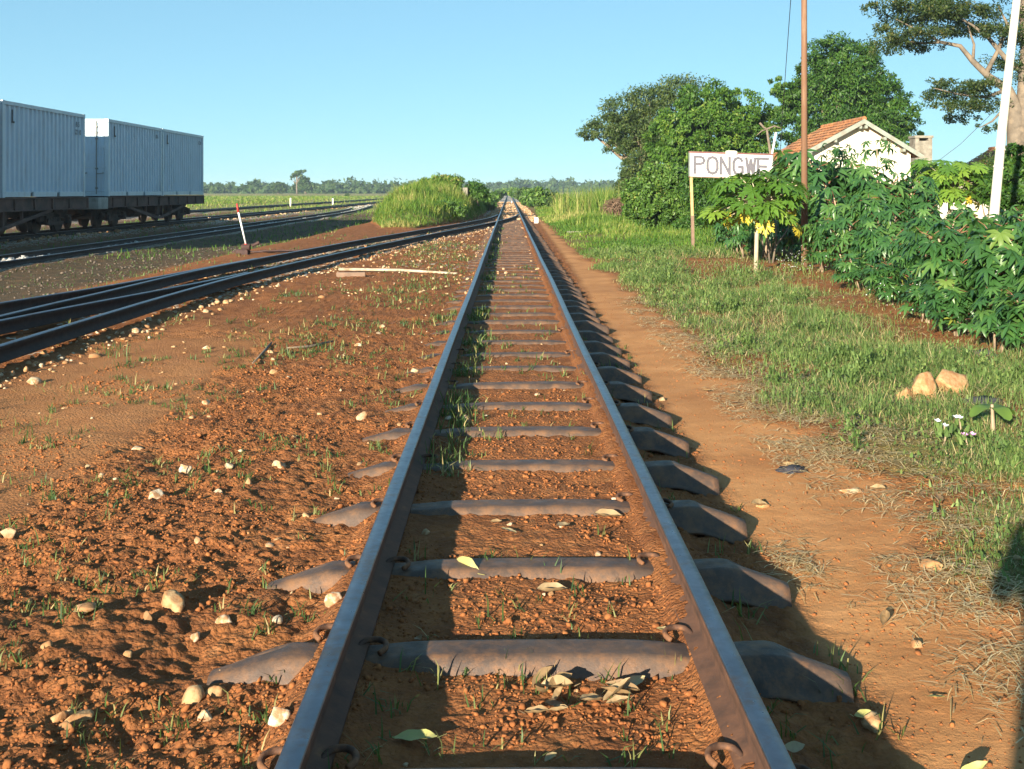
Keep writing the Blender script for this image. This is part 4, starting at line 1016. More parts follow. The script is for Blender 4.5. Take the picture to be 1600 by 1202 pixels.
# two thin tall cassava stems against the gable
def tall_cassava(px, py0, Y, top, label, seed):
    rg = np.random.default_rng(seed); P = G(px, Y); e = empty('cassava_plant', P, label, 'cassava', None)
    tp = at(px + 4, top, Y); b = MB(); b.tube([P, (P + tp) / 2 + [.05, 0, 0], tp], [.022, .016, .008], 6); b.build('stem', M['stem'], e, True)
    leafs = [lobed_leaf(5, 1, .24, 3.6, rg, .5) for _ in range(4)]; n = 46
    t = rg.uniform(.45, 1.02, n); q = P + (tp - P) * t[:, None]; aa = rg.uniform(0, 6.28, n); rr = rg.uniform(.12, .42, n)
    bs = q + np.stack([np.cos(aa) * rr, np.sin(aa) * rr, rg.uniform(-.05, .15, n)], -1)
    V, Q, r_ = place_leaves(bs, aa, rg.uniform(.2, 1.1, n), rg.uniform(.14, .24, n), leafs, rg, np.clip(rg.beta(2, 2.5, n), 0, .9))
    mesh_np('foliage', V, quads=Q, mat=M['cassava'], parent=e, rnd=r_)
tall_cassava(1308, 400, 24, 226, 'tall thin cassava standing against the left half of the white gable', 1)
tall_cassava(1366, 400, 23, 222, 'tall sparse cassava standing against the right half of the white gable', 2)

def papaya(px, base_py, top_py, crown_r, label, seed, Y=None, yellow=5, nleaf=30):
    rg = np.random.default_rng(seed)
    P = gp(px, base_py) if Y is None else G(px, Y)
    P[2] = zat(P[0], P[1]); Y = P[1]; tz = CH - (top_py - PY) / F * Y
    e = empty('papaya_tree', P, label, 'papaya tree')
    top = np.array([P[0] + .02, Y, tz]); b = MB()
    b.tube([P - [0, 0, .05], P + [.015, 0, (tz - P[2]) * .5], top], [.040, .034, .028], 10); b.build('trunk', M['paptrunk'], e, True)
    pet = MB(); bases, dirs, tilt, sc, rn = [], [], [], [], []
    # deeply lobed leaf: lobes with side lobes
    def pleaf():
        V1, Q1 = lobed_leaf(7, 1, .34, 5.0, rg, .25, .5); Vs, Qs = [V1], [Q1]; n = len(V1)
        for k in range(7):
            a = (k / 6 - .5) * 5.0; d = np.array([math.cos(a), math.sin(a), 0])
            for sgn in (-1, 1):
                V2, Q2 = lobed_leaf(1, .38, .16, 0, rg, .2); c, s = math.cos(a + sgn * .75), math.sin(a + sgn * .75)
                V2 = np.stack([V2[:, 0] * c - V2[:, 1] * s, V2[:, 0] * s + V2[:, 1] * c, V2[:, 2]], -1) + d * .48 + np.array([0, 0, -.05])
                Vs.append(V2); Qs.append(Q2 + n); n += len(V2)
        return np.concatenate(Vs), np.concatenate(Qs)
    leafs = [pleaf() for _ in range(4)]
    for k in range(nleaf):
        a = k * 2.399 + rg.normal(0, .2); f = k / nleaf                      # low old leaves first
        el = -.40 + 1.25 * f + rg.normal(0, .1); ll = crown_r * (.55 + .25 * rg.uniform()) * (1 if f < .8 else .7)
        st = top - np.array([0, 0, .12 * (1 - f)]); d = np.array([math.cos(a) * math.cos(el), math.sin(a) * math.cos(el), math.sin(el)])
        tip = st + d * ll; pet.tube([st, st + d * ll * .5 + [0, 0, .04], tip], [.011, .009, .006], 5, False)
        old = k < yellow
        bases.append(tip); dirs.append(a); tilt.append((1.25 if old else .35) + rg.normal(0, .15) + .25 * (1 - f)); sc.append(crown_r * (.20 if old else .29) * rg.uniform(.85, 1.15)); rn.append(.93 if old else float(np.clip(rg.beta(2.2, 2.2), .05, .8)))
    pet.build('leaf_stalks', M['paptrunk'], e)
    V, Q, r_ = place_leaves(bases, dirs, tilt, sc, leafs, rg, rn)
    mesh_np('foliage', V, quads=Q, mat=M['papaya'], parent=e, rnd=r_)
    return e
papaya(1181, 424, 312, .98, 'young papaya with a pale straight trunk and yellow lower leaves before the sign', 61, nleaf=74, yellow=9)
papaya(1482, 0, 285, 1.12, 'papaya with a domed bright green crown between the gable and the white pole', 62, Y=27, yellow=6, nleaf=120)
# bare shrub stems beside the papaya
e = empty('bare_shrub', gp(1205, 412), 'bare forked pale stems growing right of the young papaya', 'shrub'); Y = gp(1205, 412)[1]
limbs(e, [([gp(1200, 411), at(1192, 385, Y), at(1190, 365, Y)], [.02, .015, .01]), ([gp(1203, 412), at(1198, 370, Y), at(1193, 335, Y)], [.022, .017, .01]), ([gp(1207, 412), at(1212, 385, Y), at(1226, 366, Y), at(1236, 348, Y)], [.022, .018, .014, .008]), ([at(1212, 385, Y), at(1213, 360, Y), at(1212, 335, Y)], [.016, .012, .008])], M['palebark'], 'stem', 7)

# small flowers and seedlings in the verge
def flower(px, py, h, mat, label, seed):
    P = gp(px, py + h, -.03); P[2] = zat(P[0], P[1]); rg = np.random.default_rng(seed); top = at(px, py, P[1]); 
    e = empty('periwinkle', P, label, 'flower', None); b = MB(); b.tube([P, (P + top) / 2 + [.01, 0, 0], top], .004, 5); b.build('stem', M['stem'], e)
    mb = MB()
    for c in range(2):
        o = top + rg.normal(0, .012, 3)
        for k in range(5):
            a = k * 1.2566 + c; d = np.array([math.cos(a), math.sin(a) * .8 - .2, .45 + .3 * math.sin(a)]) * .021; s = np.array([-math.sin(a), math.cos(a), .2]) * .010
            mb.add([o, o + d * .6 + s, o + d, o + d * .6 - s], [(0, 1, 2, 3)])
    mb.build('petals', mat, e)
    lp = np.repeat(P[None], 14, 0) + np.stack([rg.normal(0, .03, 14), rg.normal(0, .03, 14), rg.uniform(.2, .8, 14) * (top[2] - P[2])], -1)
    blades('foliage', lp, rg.uniform(.05, .08, 14), rg.uniform(.015, .025, 14), rg.uniform(.1, .4, 14), rg, M['grass'], None, .8, .5, kind=None, parent=e)
flower(1499, 655, 32, M['petal_w'], 'white flower in the verge grass, taller of the two white ones', 1)
flower(1475, 664, 26, M['petal_w'], 'white flower in the verge grass, left of the taller white one', 2)
flower(1508, 679, 26, M['petal_p'], 'pink flower below the white flowers in the verge grass', 3)
P = gp(1552, 675, -.02); P[2] = zat(P[0], P[1]); e = empty('seedling', P, 'broad leaved seedling with round drooping leaves right of the flowers', 'seedling')
b = MB(); T = at(1550, 632, P[1]); b.tube([P, T], [.012, .008], 6); b.build('stem', M['stem'], e)
rg = np.random.default_rng(9); lf = []
for k in range(4):
    a = k * 1.6 + .2; th = np.linspace(0, 2 * math.pi, 12, endpoint=False)
    c = T + np.array([math.cos(a), math.sin(a), -.15]) * .075
    lf.append((c, a))
VV, TT, n = [], [], 0
for c, a in lf:
    th = np.linspace(0, 2 * math.pi, 12, endpoint=False); ring = np.stack([np.cos(th) * .065, np.sin(th) * .052, -.5 * np.cos(th) * .05 - .03 * np.cos(th) ** 2], -1)
    Rm = np.array(Matrix.Rotation(a, 3, 'Z')); VV += [c] + list(ring @ Rm.T + c); TT += [(n, n + 1 + i, n + 1 + (i + 1) % 12) for i in range(12)]; n += 13
mesh_np('foliage', VV, tris=TT, mat=M['shrub'], parent=e, rnd=np.full(n, .85))
# whitish flowering weeds at the foot of the cassava
rg = np.random.default_rng(19); pts = []
for px, py, s in [(1405, 455, .30), (1465, 485, .34), (1370, 432, .25), (1520, 470, .25), (1240, 425, .15), (1340, 440, .2), (1500, 500, .25)]:
    c = gp(px, py); m = 260
    pts.append(np.stack([c[0] + rg.normal(0, s, m), c[1] + rg.normal(0, s * .9, m), np.abs(rg.normal(0, .14, m)) + zat(c[0], c[1])], -1))
P = np.concatenate(pts)
blades('flowering_weeds', P, rg.uniform(.03, .07, len(P)), rg.uniform(.008, .016, len(P)), rg.uniform(.1, .62, len(P)), rg, M['grass'], 'grey green flowering weeds at the foot of the cassava', .9, .6)
P2 = P[rg.uniform(0, 1, len(P)) < .22] + [0, 0, .06]; v, f, r = rocks_np(P2, np.full(len(P2), .0055), ICO0, rg, 1, .2)
tag(mesh_np('flowering_weeds', v, tris=f, mat=M['petal_w']), 'tiny whitish flower heads at the foot of the cassava', kind='stuff')

# ------------------------------------------------------------------ fallen leaves
def dry_leaf(px, py, L, rot, shade, label, curl=.5, group=None, seed=0, asp=.45, zup=.012):
    P = gp(px, py, -.04); P[2] = zat(P[0], P[1]) + zup; rg = np.random.default_rng(seed + int(px * 3 + py))
    nu, nv = 11, 5; V = []
    for i in range(nu):
        t = i / (nu - 1); w = asp * L * (math.sin(math.pi * min(1, t * 1.02)) ** .75) * .5
        for j in range(nv):
            s = (j / (nv - 1) - .5) * 2
            z = curl * (w * s * s * .9 + .35 * L * (t - .5) ** 2) + .012 * L * math.sin(t * 14 + s * 3 + px) * 1.5
            V.append(((t - .5) * L, s * w * (1 - .15 * curl), z))
    V = np.array(V); i, j = np.meshgrid(np.arange(nv - 1), np.arange(nu - 1)); Q = np.stack([j * nv + i, (j + 1) * nv + i, (j + 1) * nv + i + 1, j * nv + i + 1], -1).reshape(-1, 4)
    n0 = len(V); V = np.vstack([V, [(-L * .5, -.002, 0), (-L * .5, .002, 0), (-L * .72, .001, .01), (-L * .72, -.001, .01)]]); Q = np.vstack([Q, [n0, n0 + 1, n0 + 2, n0 + 3]])
    Rm = np.array(Euler((rg.normal(0, .35), rg.normal(0, .25), rot)).to_matrix()); V = V @ Rm.T
    V[:, 2] -= min(0, V[:, 2].min()) * .6
    o = mesh_np('dry_leaf', V, quads=Q, mat=M['drylf'], rnd=np.clip(np.full(len(V), shade) + rg.normal(0, .06, len(V)), 0, 1), smooth=True); o.location = P
    return tag(o, label, 'leaf', group)
for a in [
    (728, 905, .13, 2.3, .9, 'yellow green curled leaf lying across the third sleeper', .9),
    (990, 1075, .085, .6, .72, 'pale oval leaf standing upright right of the leaf heap', .5),
    (648, 1168, .12, 2.9, 1.0, 'large greenish yellow leaf in the shade at the bottom of the track', .4),
    (862, 938, .11, .2, .55, 'curled tan leaf between the second and third sleepers', 1.0),
    (880, 838, .08, .8, .6, 'grey leaf beside a green sprout between the rails', .6),
    (795, 846, .07, 2.6, .75, 'small yellowish leaf flat on the soil between the rails', .3),
    (955, 960, .07, 1.3, .5, 'narrow grey leaf on the soil right of the curled tan leaf', .8),
    (950, 820, .12, .1, .55, 'long grey tan leaf lying along a sleeper near the right rail', .8),
    (1040, 998, .06, .1, .8, 'small pale leaf touching the nearest whole sleeper by the right rail', .5),
    (775, 832, .05, .3, .4, 'tiny brown leaf left of the grey leaf between the rails', .7),
    (1465, 1060, .06, .1, 1.0, 'green fallen leaf on the footpath at the lower right', .3),
    (1352, 1090, .075, .3, .97, 'yellow leaf at the tip of the nearest whole sleeper', .6),
    (1240, 1150, .07, .4, .7, 'pale leaf in the shade outside the right rail', .3),
    (1185, 770, .10, .5, .45, 'crumpled brown leaf on the footpath edge', 1.0),
    (1520, 1180, .10, .3, .95, 'yellow curled leaf at the bottom edge beside the footpath', .8),
    (655, 1010, .06, 1.9, .3, 'brown leaf on the dark half of the nearest whole sleeper', .6),
    (860, 1190, .05, .9, .7, 'crumpled pale leaf at the bottom edge between the rails', 1.0),
    (590, 870, .05, .9, .7, 'pale leaf in the shadow of the left rail', .6),
]: dry_leaf(*a)
rg = np.random.default_rng(4)
for k in range(15):
    dry_leaf(810 + 165 * rg.uniform(), 1062 + 80 * rg.uniform(), rg.uniform(.06, .10), rg.uniform(0, 6.28), rg.uniform(.15, .75), 'curled dry leaf in the heap below the nearest whole sleeper', rg.uniform(.4, 1.2), 'leaf heap between the rails', k, zup=rg.uniform(.01, .03))
for k in range(26):
    x, y = rg.uniform(1.2, 3.2), 3.2 * (9 / 3.2) ** rg.uniform()
    dry_leaf(PX + x / y * F, PY + F * 1.4 / y, rg.uniform(.05, .09), rg.uniform(0, 6.28), rg.uniform(.2, .7), 'brown leaf among the straw along the edge of the verge', rg.uniform(.4, 1), 'leaves along the verge', k)

# ------------------------------------------------------------------ things lying about
P = gp(530, 421); Q = gp(714, 427); e = MB()
e.tube([P + [0, 0, .0], (P + Q) / 2 + [.05, .06, .014], Q + [0, .05, -.012]], [.026, .024, .020], 8); tag(e.build('fallen_post', M['old_post'], None, True), 'old pale concrete post lying on the red soil left of the track', 'post')
P = gp(555, 430); tag(MB().bar(P + [-.30, 0, .0], P + [.16, .03, .0], .08, .09).build('timber_block', M['post_brown'], None, False, .01), 'dark rotten timber lying against the fallen pale post', 'timber')
for pts, lab in (([(395, 566), (412, 546), (424, 533)], 'short grey twig slanting on the smooth red soil'), ([(448, 541), (485, 537), (520, 531)], 'brown dry stick lying among stones on the red soil')):
    V = [gp(*p) for p in pts]; V = [np.array([v[0], v[1], zat(v[0], v[1]) + .015]) for v in V]
    b = MB(); b.tube(V, [.006, .012, .009], 6); tag(b.build('stick', M['palebark' if 'grey' in lab else 'bark'], None, True), lab, 'stick')
for px, py, s, lab in ((1535, 553, .09, 'black scrap of cloth on the bare soil before the cassava'), (1238, 708, .05, 'dark burnt scrap on the edge of the footpath'), (1536, 618, .08, 'dark shrivelled rag behind the broad leaved seedling')):
    P = gp(px, py); P[2] = zat(P[0], P[1]); rg = np.random.default_rng(int(px)); bv, bf = ICO2
    v = bv * np.array([1.4, .8, .45]) * s * (.6 + .7 * rg.uniform(0, 1, len(bv)))[:, None]
    o = mesh_np('cloth_scrap', v, tris=bf, mat=M['rag']); o.location = P + [0, 0, s * .2]; tag(o, lab, 'rag')

# points lever
Y = 24.9; B = gp(384, 393); B[2] = -.08; Y = B[1]
e = empty('points_lever', B, 'red and white points lever leaning beside the siding, with iron base', 'lever')
tp = at(370, 318, Y); m1 = at(372.5, 332, Y); m2 = at(384, 381, Y); m0 = np.array([B[0], Y, .12])
b = MB(); b.tube([m2, m1], .019, 10); b.build('lever_arm', M['white'], e, True)
b = MB(); b.tube([m1, tp], [.027, .018], 10); b.build('lever_handle', M['red'], e, True)
b = MB(); b.tube([m0, m2], [.05, .036], 10); b.build('lever_foot', M['red'], e, True)
b = MB(); b.box((B[0] - .07, Y - .12, -.10), (B[0] + .07, Y + .12, .03)); b.tube([(B[0] - .09, Y, .09), (B[0] + .10, Y, .09)], .075, 14); b.bar((B[0] - .2, Y - .05, .0), (B[0] + .05, Y - .05, .0), .12, .10); b.tube([(B[0] + .14, Y, .12), (B[0] + .3, Y + .02, .2)], .04, 8)
b.build('base', M['lever_iron'], e, False, .01)
b = MB(); b.bar((B[0] - .32, Y, -.01), (B[0] + 1.15, Y + .05, .0), .05, .03); b.bar((B[0] + .35, Y - .12, .02), (B[0] + 1.2, Y - .08, .03), .05, .03); b.build('pull_rod', M['lever_iron'], e)

# marker posts
def marker(px, py, wpx, hpx, label, mat='concrete', name='marker_post', z=0):
    P = gp(px, py, z); P[2] = zat(P[0], P[1]); k = P[1] / F; w, h = wpx * k, hpx * k; b = MB()
    b.box((P[0] - w / 2, P[1] - w / 2, P[2] - .1), (P[0] + w / 2, P[1] + w / 2, P[2] + h))
    return tag(b.build(name, M[mat], None, False, w * .12), label, 'marker')
marker(727, 339, 8, 15, 'squat weathered concrete marker at the foot of the mound')
marker(741.5, 337, 2.2, 20, 'thin white post right of the squat concrete marker', 'white')
marker(732, 325, 2, 20, 'thin brown stake behind the squat concrete marker', 'post_tan', 'stake')
marker(838, 345, 6.5, 9, 'low white block in the grass right of the main track', 'white')
marker(799.5, 318, 1.2, 4, 'tiny white post beside the main line far ahead', 'white')
marker(454, 321, 2, 13, 'white post at the edge of the far field, left of two', 'white')
marker(520, 318, 2, 11, 'white post at the edge of the far field, right of two', 'white')
P = gp(900, 361); tag(MB().box((P[0] - .3, P[1] - .1, -.1), (P[0] + .35, P[1] + .12, -.01)).build('concrete_slab', M['concrete'], None, False, .01), 'flat pale concrete slab in the grass right of the track', 'slab')
shrub('small dark bush in the far field beyond the curve', 543, 260, [(543, 306, 260, 3, 3)], 300, .5, M['far_leaf'], 230, sig=.4)

# ------------------------------------------------------------------ station sign
P = gp(1082, 386); Y = P[1]; k = Y / F
bl, br = at(1076, 277, Y), at(1208, 281, Y); tl, tr_ = at(1076, 236.5, Y), at(1208, 240.5, Y)
e = empty('station_sign', P, 'white station name board reading PONGWE on a rusty post', 'sign')
def slab(c4, d0, d1, name, mat):
    a = [np.array(p) for p in c4]; V = [p + [0, d0, 0] for p in a] + [p + [0, d1, 0] for p in a]
    return MB().add(V, [(3, 2, 1, 0), (4, 5, 6, 7), (0, 1, 5, 4), (1, 2, 6, 5), (2, 3, 7, 6), (3, 0, 4, 7)]).build(name, mat, e)
def lerp(u, v): return (tl * (1 - u) + tr_ * u) * v + (bl * (1 - u) + br * u) * (1 - v)
slab([lerp(.012, .04), lerp(.988, .04), lerp(.988, .94), lerp(.012, .94)], -.012, .03, 'board', M['sign_white'])
slab([lerp(0, .94), lerp(1, .94), lerp(1, 1), lerp(0, 1)], -.03, .035, 'frame_top', M['sign_frame'])
slab([lerp(0, 0), lerp(1, 0), lerp(1, .04), lerp(0, .04)], -.03, .035, 'frame_bottom', M['post_brown'])
slab([lerp(0, .04), lerp(.012, .04), lerp(.012, .94), lerp(0, .94)], -.03, .035, 'frame_side', M['sign_side'])
slab([lerp(.988, .04), lerp(1, .04), lerp(1, .94), lerp(.988, .94)], -.03, .035, 'frame_side', M['sign_side'])
def pill(u, v, w, h, d):
    c = lerp(u, v); pts = []
    for t in np.linspace(0, 2 * math.pi, 24, endpoint=False):
        cx, cz = math.cos(t), math.sin(t); ex = 2 / 4
        pts.append((c[0] + math.copysign(abs(cx) ** ex, cx) * w / 2, c[2] + math.copysign(abs(cz) ** ex, cz) * h / 2 - .03 * math.copysign(abs(cx) ** ex, cx) * w / 2))
    V = [(x, c[1] + d, z) for x, z in pts] + [(x, c[1] + d + .03, z) for x, z in pts]; n = 24
    return MB().add(V, [tuple(range(n)), tuple(range(2 * n - 1, n - 1, -1))] + [(i + n, (i + 1) % n + n, (i + 1) % n, i) for i in range(n)]).build('plaque', M['plaque'], e)
pill(.50, .99, 18 * k, 6.5 * k, -.065); pill(.49, .01, 18 * k, 6.5 * k, -.065)
b = MB(); b.bar((P[0] + .0, Y + .03, .75), bl + [.06, .03, .02], .075, .06); b.build('post_upper', M['post_tan'], e)
b = MB(); b.bar((P[0] + .02, Y + .03, -.2), (P[0], Y + .03, .75), .085, .07); b.build('post', M['post_brown'], e)
b = MB(); b.bar((br[0] - .05, Y + .03, -.2), br + [-.06, .03, .02], .085, .07); b.build('post', M['post_brown'], e)
# letters as strokes on a 0..1 grid
GL = {'P': [[(0, 0), (0, 1), (.55, 1), (.85, .93), (1, .78), (.85, .62), (.55, .56), (.02, .56)]],
      'O': [[(.5, 0), (.15, .08), (0, .3), (0, .7), (.15, .92), (.5, 1), (.85, .92), (1, .7), (1, .3), (.85, .08), (.5, 0)]],
      'N': [[(0, 0), (0, 1), (1, 0), (1, 1)]],
      'G': [[(.95, .82), (.8, .95), (.5, 1), (.18, .92), (0, .7), (0, .3), (.18, .07), (.5, 0), (.85, .06), (1, .15), (1, .45), (.6, .45)]],
      'W': [[(0, 1), (.25, 0), (.5, .9), (.75, 0), (1, 1)]],
      'E': [[(1, 1), (0, 1), (0, 0), (1, 0)], [(0, .52), (.8, .52)]]}
b = MB(); yl = Y - .018
for ch, (u0, u1) in zip('PONGWE', [(.072, .185), (.222, .338), (.378, .482), (.53, .635), (.68, .785), (.82, .935)]):
    for st in GL[ch]:
        for (a, c), (d, f) in zip(st[:-1], st[1:]):
            v0, v1 = .17, .80
            p = lerp(u0 + (u1 - u0) * a, v0 + (v1 - v0) * c); q = lerp(u0 + (u1 - u0) * d, v0 + (v1 - v0) * f)
            dd = (q - p) / np.linalg.norm(q - p) * .024; pp, qq = p - dd, q + dd
            nn = np.array([-(qq - pp)[2], 0, (qq - pp)[0]]); nn = nn / np.linalg.norm(nn) * .031
            V = [pp - nn, pp + nn, qq + nn, qq - nn]; V = [np.array([v[0], yl, v[2]]) for v in V] + [np.array([v[0], Y - .008, v[2]]) for v in V]
            b.add(V, [(3, 2, 1, 0), (0, 1, 5, 4), (1, 2, 6, 5), (2, 3, 7, 6), (3, 0, 4, 7)])
            yl -= .0003
b.build('lettering', M['letters'], e)

# poles and wires
P = gp(1257, 417); P[2] = -.1; Y = P[1]
e = empty('telegraph_pole', P, 'tall rusty brown pole rising out of the top of the photo', 'pole')
b = MB(); b.tube([P, at(1256.5, 0, Y), at(1256.5, -90, Y)], [.060, .052, .05], 12); b.build('pole', M['pole_rust'], e, True)
b = MB(); b.tube([at(1237, -20, Y + 1), at(1229, 90, Y + 4), at(1222, 190, Y + 7), G(1212, Y + 11)], .007, 6); b.build('stay_wire', M['wire'], e)
Yp = 30; P = G(1206, Yp); b = MB(); b.tube([P, at(1205.5, 245, Yp), at(1212.5, 207, Yp)], .028, 8); tag(b.build('white_stick', M['white'], None, True), 'slanting white stick behind the right end of the sign', 'pole')
P = G(1548, 17.5); Y = 17.5; e = empty('flagpole', P, 'leaning white pole in front of the umbrella tree at the right', 'pole')
b = MB(); b.tube([P - [0, 0, .1], at(1551, 360, Y), at(1566, 200, Y), at(1591, -20, Y), at(1600, -100, Y)], [.080, .076, .068, .058, .05], 14); b.build('pole', M['pole_white'], e, True)
for py in (233, 262, 350):
    px = np.interp(py, [200, 360], [1566, 1551]); b = MB(); b.tube([at(px + .4, py - 1.5, Y), at(px - .4, py + 1.5, Y)], .082, 14); b.build('clamp_ring', M['pole_white'], e, True)
b = MB(); b.tube([at(1452, 262, 45), at(1500, 226, 45), at(1545, 182, 44.5), at(1588, 140, 44)], .010, 5); tag(b.build('cable', M['wire'], None), 'thin dark cable rising from the papaya to the umbrella tree', 'cable')

# ------------------------------------------------------------------ houses
def house(name, label, A, hw_l, hw_r, z_e_l, z_e_r, zr, length, eave=.35, ov=.45, gable=True):
    """gable end faces -Y; A = apex x, front y"""
    ax, y0 = A; e = empty(name, (ax, y0, 0), label, 'house'); y1 = y0 + length
    sl, sr = (zr - z_e_l) / hw_l, (zr - z_e_r) / hw_r
    wl, wr = ax - hw_l + eave, ax + hw_r - eave; zl, zr_ = zr - sl * (ax - wl) - .10, zr - sr * (wr - ax) - .10
    yf, yb = y0 + ov, y1 - ov
    pr = [(wl, -.2), (wr, -.2), (wr, zr_), (ax, zr - .10), (wl, zl)]
    V = [(x, yf, z) for x, z in pr] + [(x, yb, z) for x, z in pr]
    MB().add(V, [(0, 1, 2, 3, 4), (9, 8, 7, 6, 5)] + [(i + 5, (i + 1) % 5 + 5, (i + 1) % 5, i) for i in range(5)]).build('wall', M['plaster'], e)
    # tiled roof: rows of overlapping courses with rolled ribs
    b = MB()
    for sgn, hw, ze in ((-1, hw_l, z_e_l), (1, hw_r, z_e_r)):
        rows = int(hw / .26); ny = int(length / .11)
        ys = np.linspace(y0, y1, ny)
        for r_ in range(rows):
            t0, t1 = r_ / rows, (r_ + 1.12) / rows; V = []
            for t, lift in ((t0, .0), (t1, .035)):
                x = ax + sgn * hw * min(t, 1.01); z = zr + (ze - zr) * min(t, 1.01) + lift
                V += [(x, y, z + .018 * (i % 2) + .006 * math.sin(i * 1.7 + r_)) for i, y in enumerate(ys)]
            ff = [(i, i + 1, ny + i + 1, ny + i) for i in range(ny - 1)]
            if sgn > 0: ff = [q[::-1] for q in ff]
            b.add(V, ff)
        # deck under the tiles
        b.add([(ax, y0 + .01, zr - .07), (ax + sgn * hw, y0 + .01, ze - .07), (ax + sgn * hw, y1, ze - .07), (ax, y1, zr - .07)], [(0, 1, 2, 3)])
    b.tube([(ax, y0 - .02, zr + .02), (ax, y1, zr + .02)], .09, 8)
    b.build('roof', M['tiles'], e)
    for sgn, hw, ze in ((-1, hw_l, z_e_l), (1, hw_r, z_e_r)):
        b = MB(); V = []
        for yy in (y0 - .03, y0 + .005): V += [(ax, yy, zr + .0), (ax + sgn * (hw + .02), yy, ze + .0), (ax + sgn * (hw + .02), yy, ze - .19), (ax, yy, zr - .19)]
        ff = [(0, 1, 2, 3), (7, 6, 5, 4), (0, 4, 5, 1), (1, 5, 6, 2), (2, 6, 7, 3)]
        b.add(V, ff); b.build('barge_board', M['barge'], e)
        b = MB()
        for t in (.04, .36, .68, .95):
            x = ax + sgn * hw * t; z = zr + (ze - zr) * t - .24; b.box((x - .05, y0 + .02, z - .07), (x + .05, yf + .05, z + .05))
        b.build('purlin_ends', M['barge'], e)
    return e
A = at(1350.5, 186, 44.1)
hs = house('station_house', 'white house with orange tiled gable roof behind the cassava', (A[0], 44.1), A[0] - at(1228, 253, 44.1)[0], at(1443, 243, 44.1)[0] - A[0], at(1228, 253, 44.1)[2], at(1443, 243, 44.1)[2], A[2], 5.9)
Y = 46.5; c = at(1443.5, 212, Y); hw = 13.2 * Y / F
b = MB(); b.box((c[0] - hw, Y, 0), (c[0] + hw, Y + .7, c[2] - .22)); b.box((c[0] - hw, Y, c[2] - .22), (c[0] - hw + .16, Y + .7, c[2] - .10)); b.box((c[0] + hw - .16, Y, c[2] - .22), (c[0] + hw, Y + .7, c[2] - .10)); b.box((c[0] - hw * .4, Y + .45, c[2] - .22), (c[0] + hw * .4, Y + .7, c[2] - .10))
b.box((c[0] - hw - .04, Y - .04, c[2] - .10), (c[0] + hw + .04, Y + .74, c[2])); b.build('chimney', M['concrete'], hs)
A2 = at(1640, 228, 56)
house('tiled_house', 'second tiled house mostly hidden at the right border', (A2[0], 56), 2.9, 2.9, 1.9, 1.9, A2[2] + .1, 7)
# low white compound wall
e = empty('compound_wall', (0, 40, 0), 'low white wall behind the second papaya', 'wall'); e.location = (18, 40, 0)
MB().box((15.4, 40, -.2), (26, 40.22, 1.36)).build('wall', M['plaster'], e); MB().box((15.36, 39.96, 1.36), (26.04, 40.26, 1.45)).build('coping', M['concrete'], e)

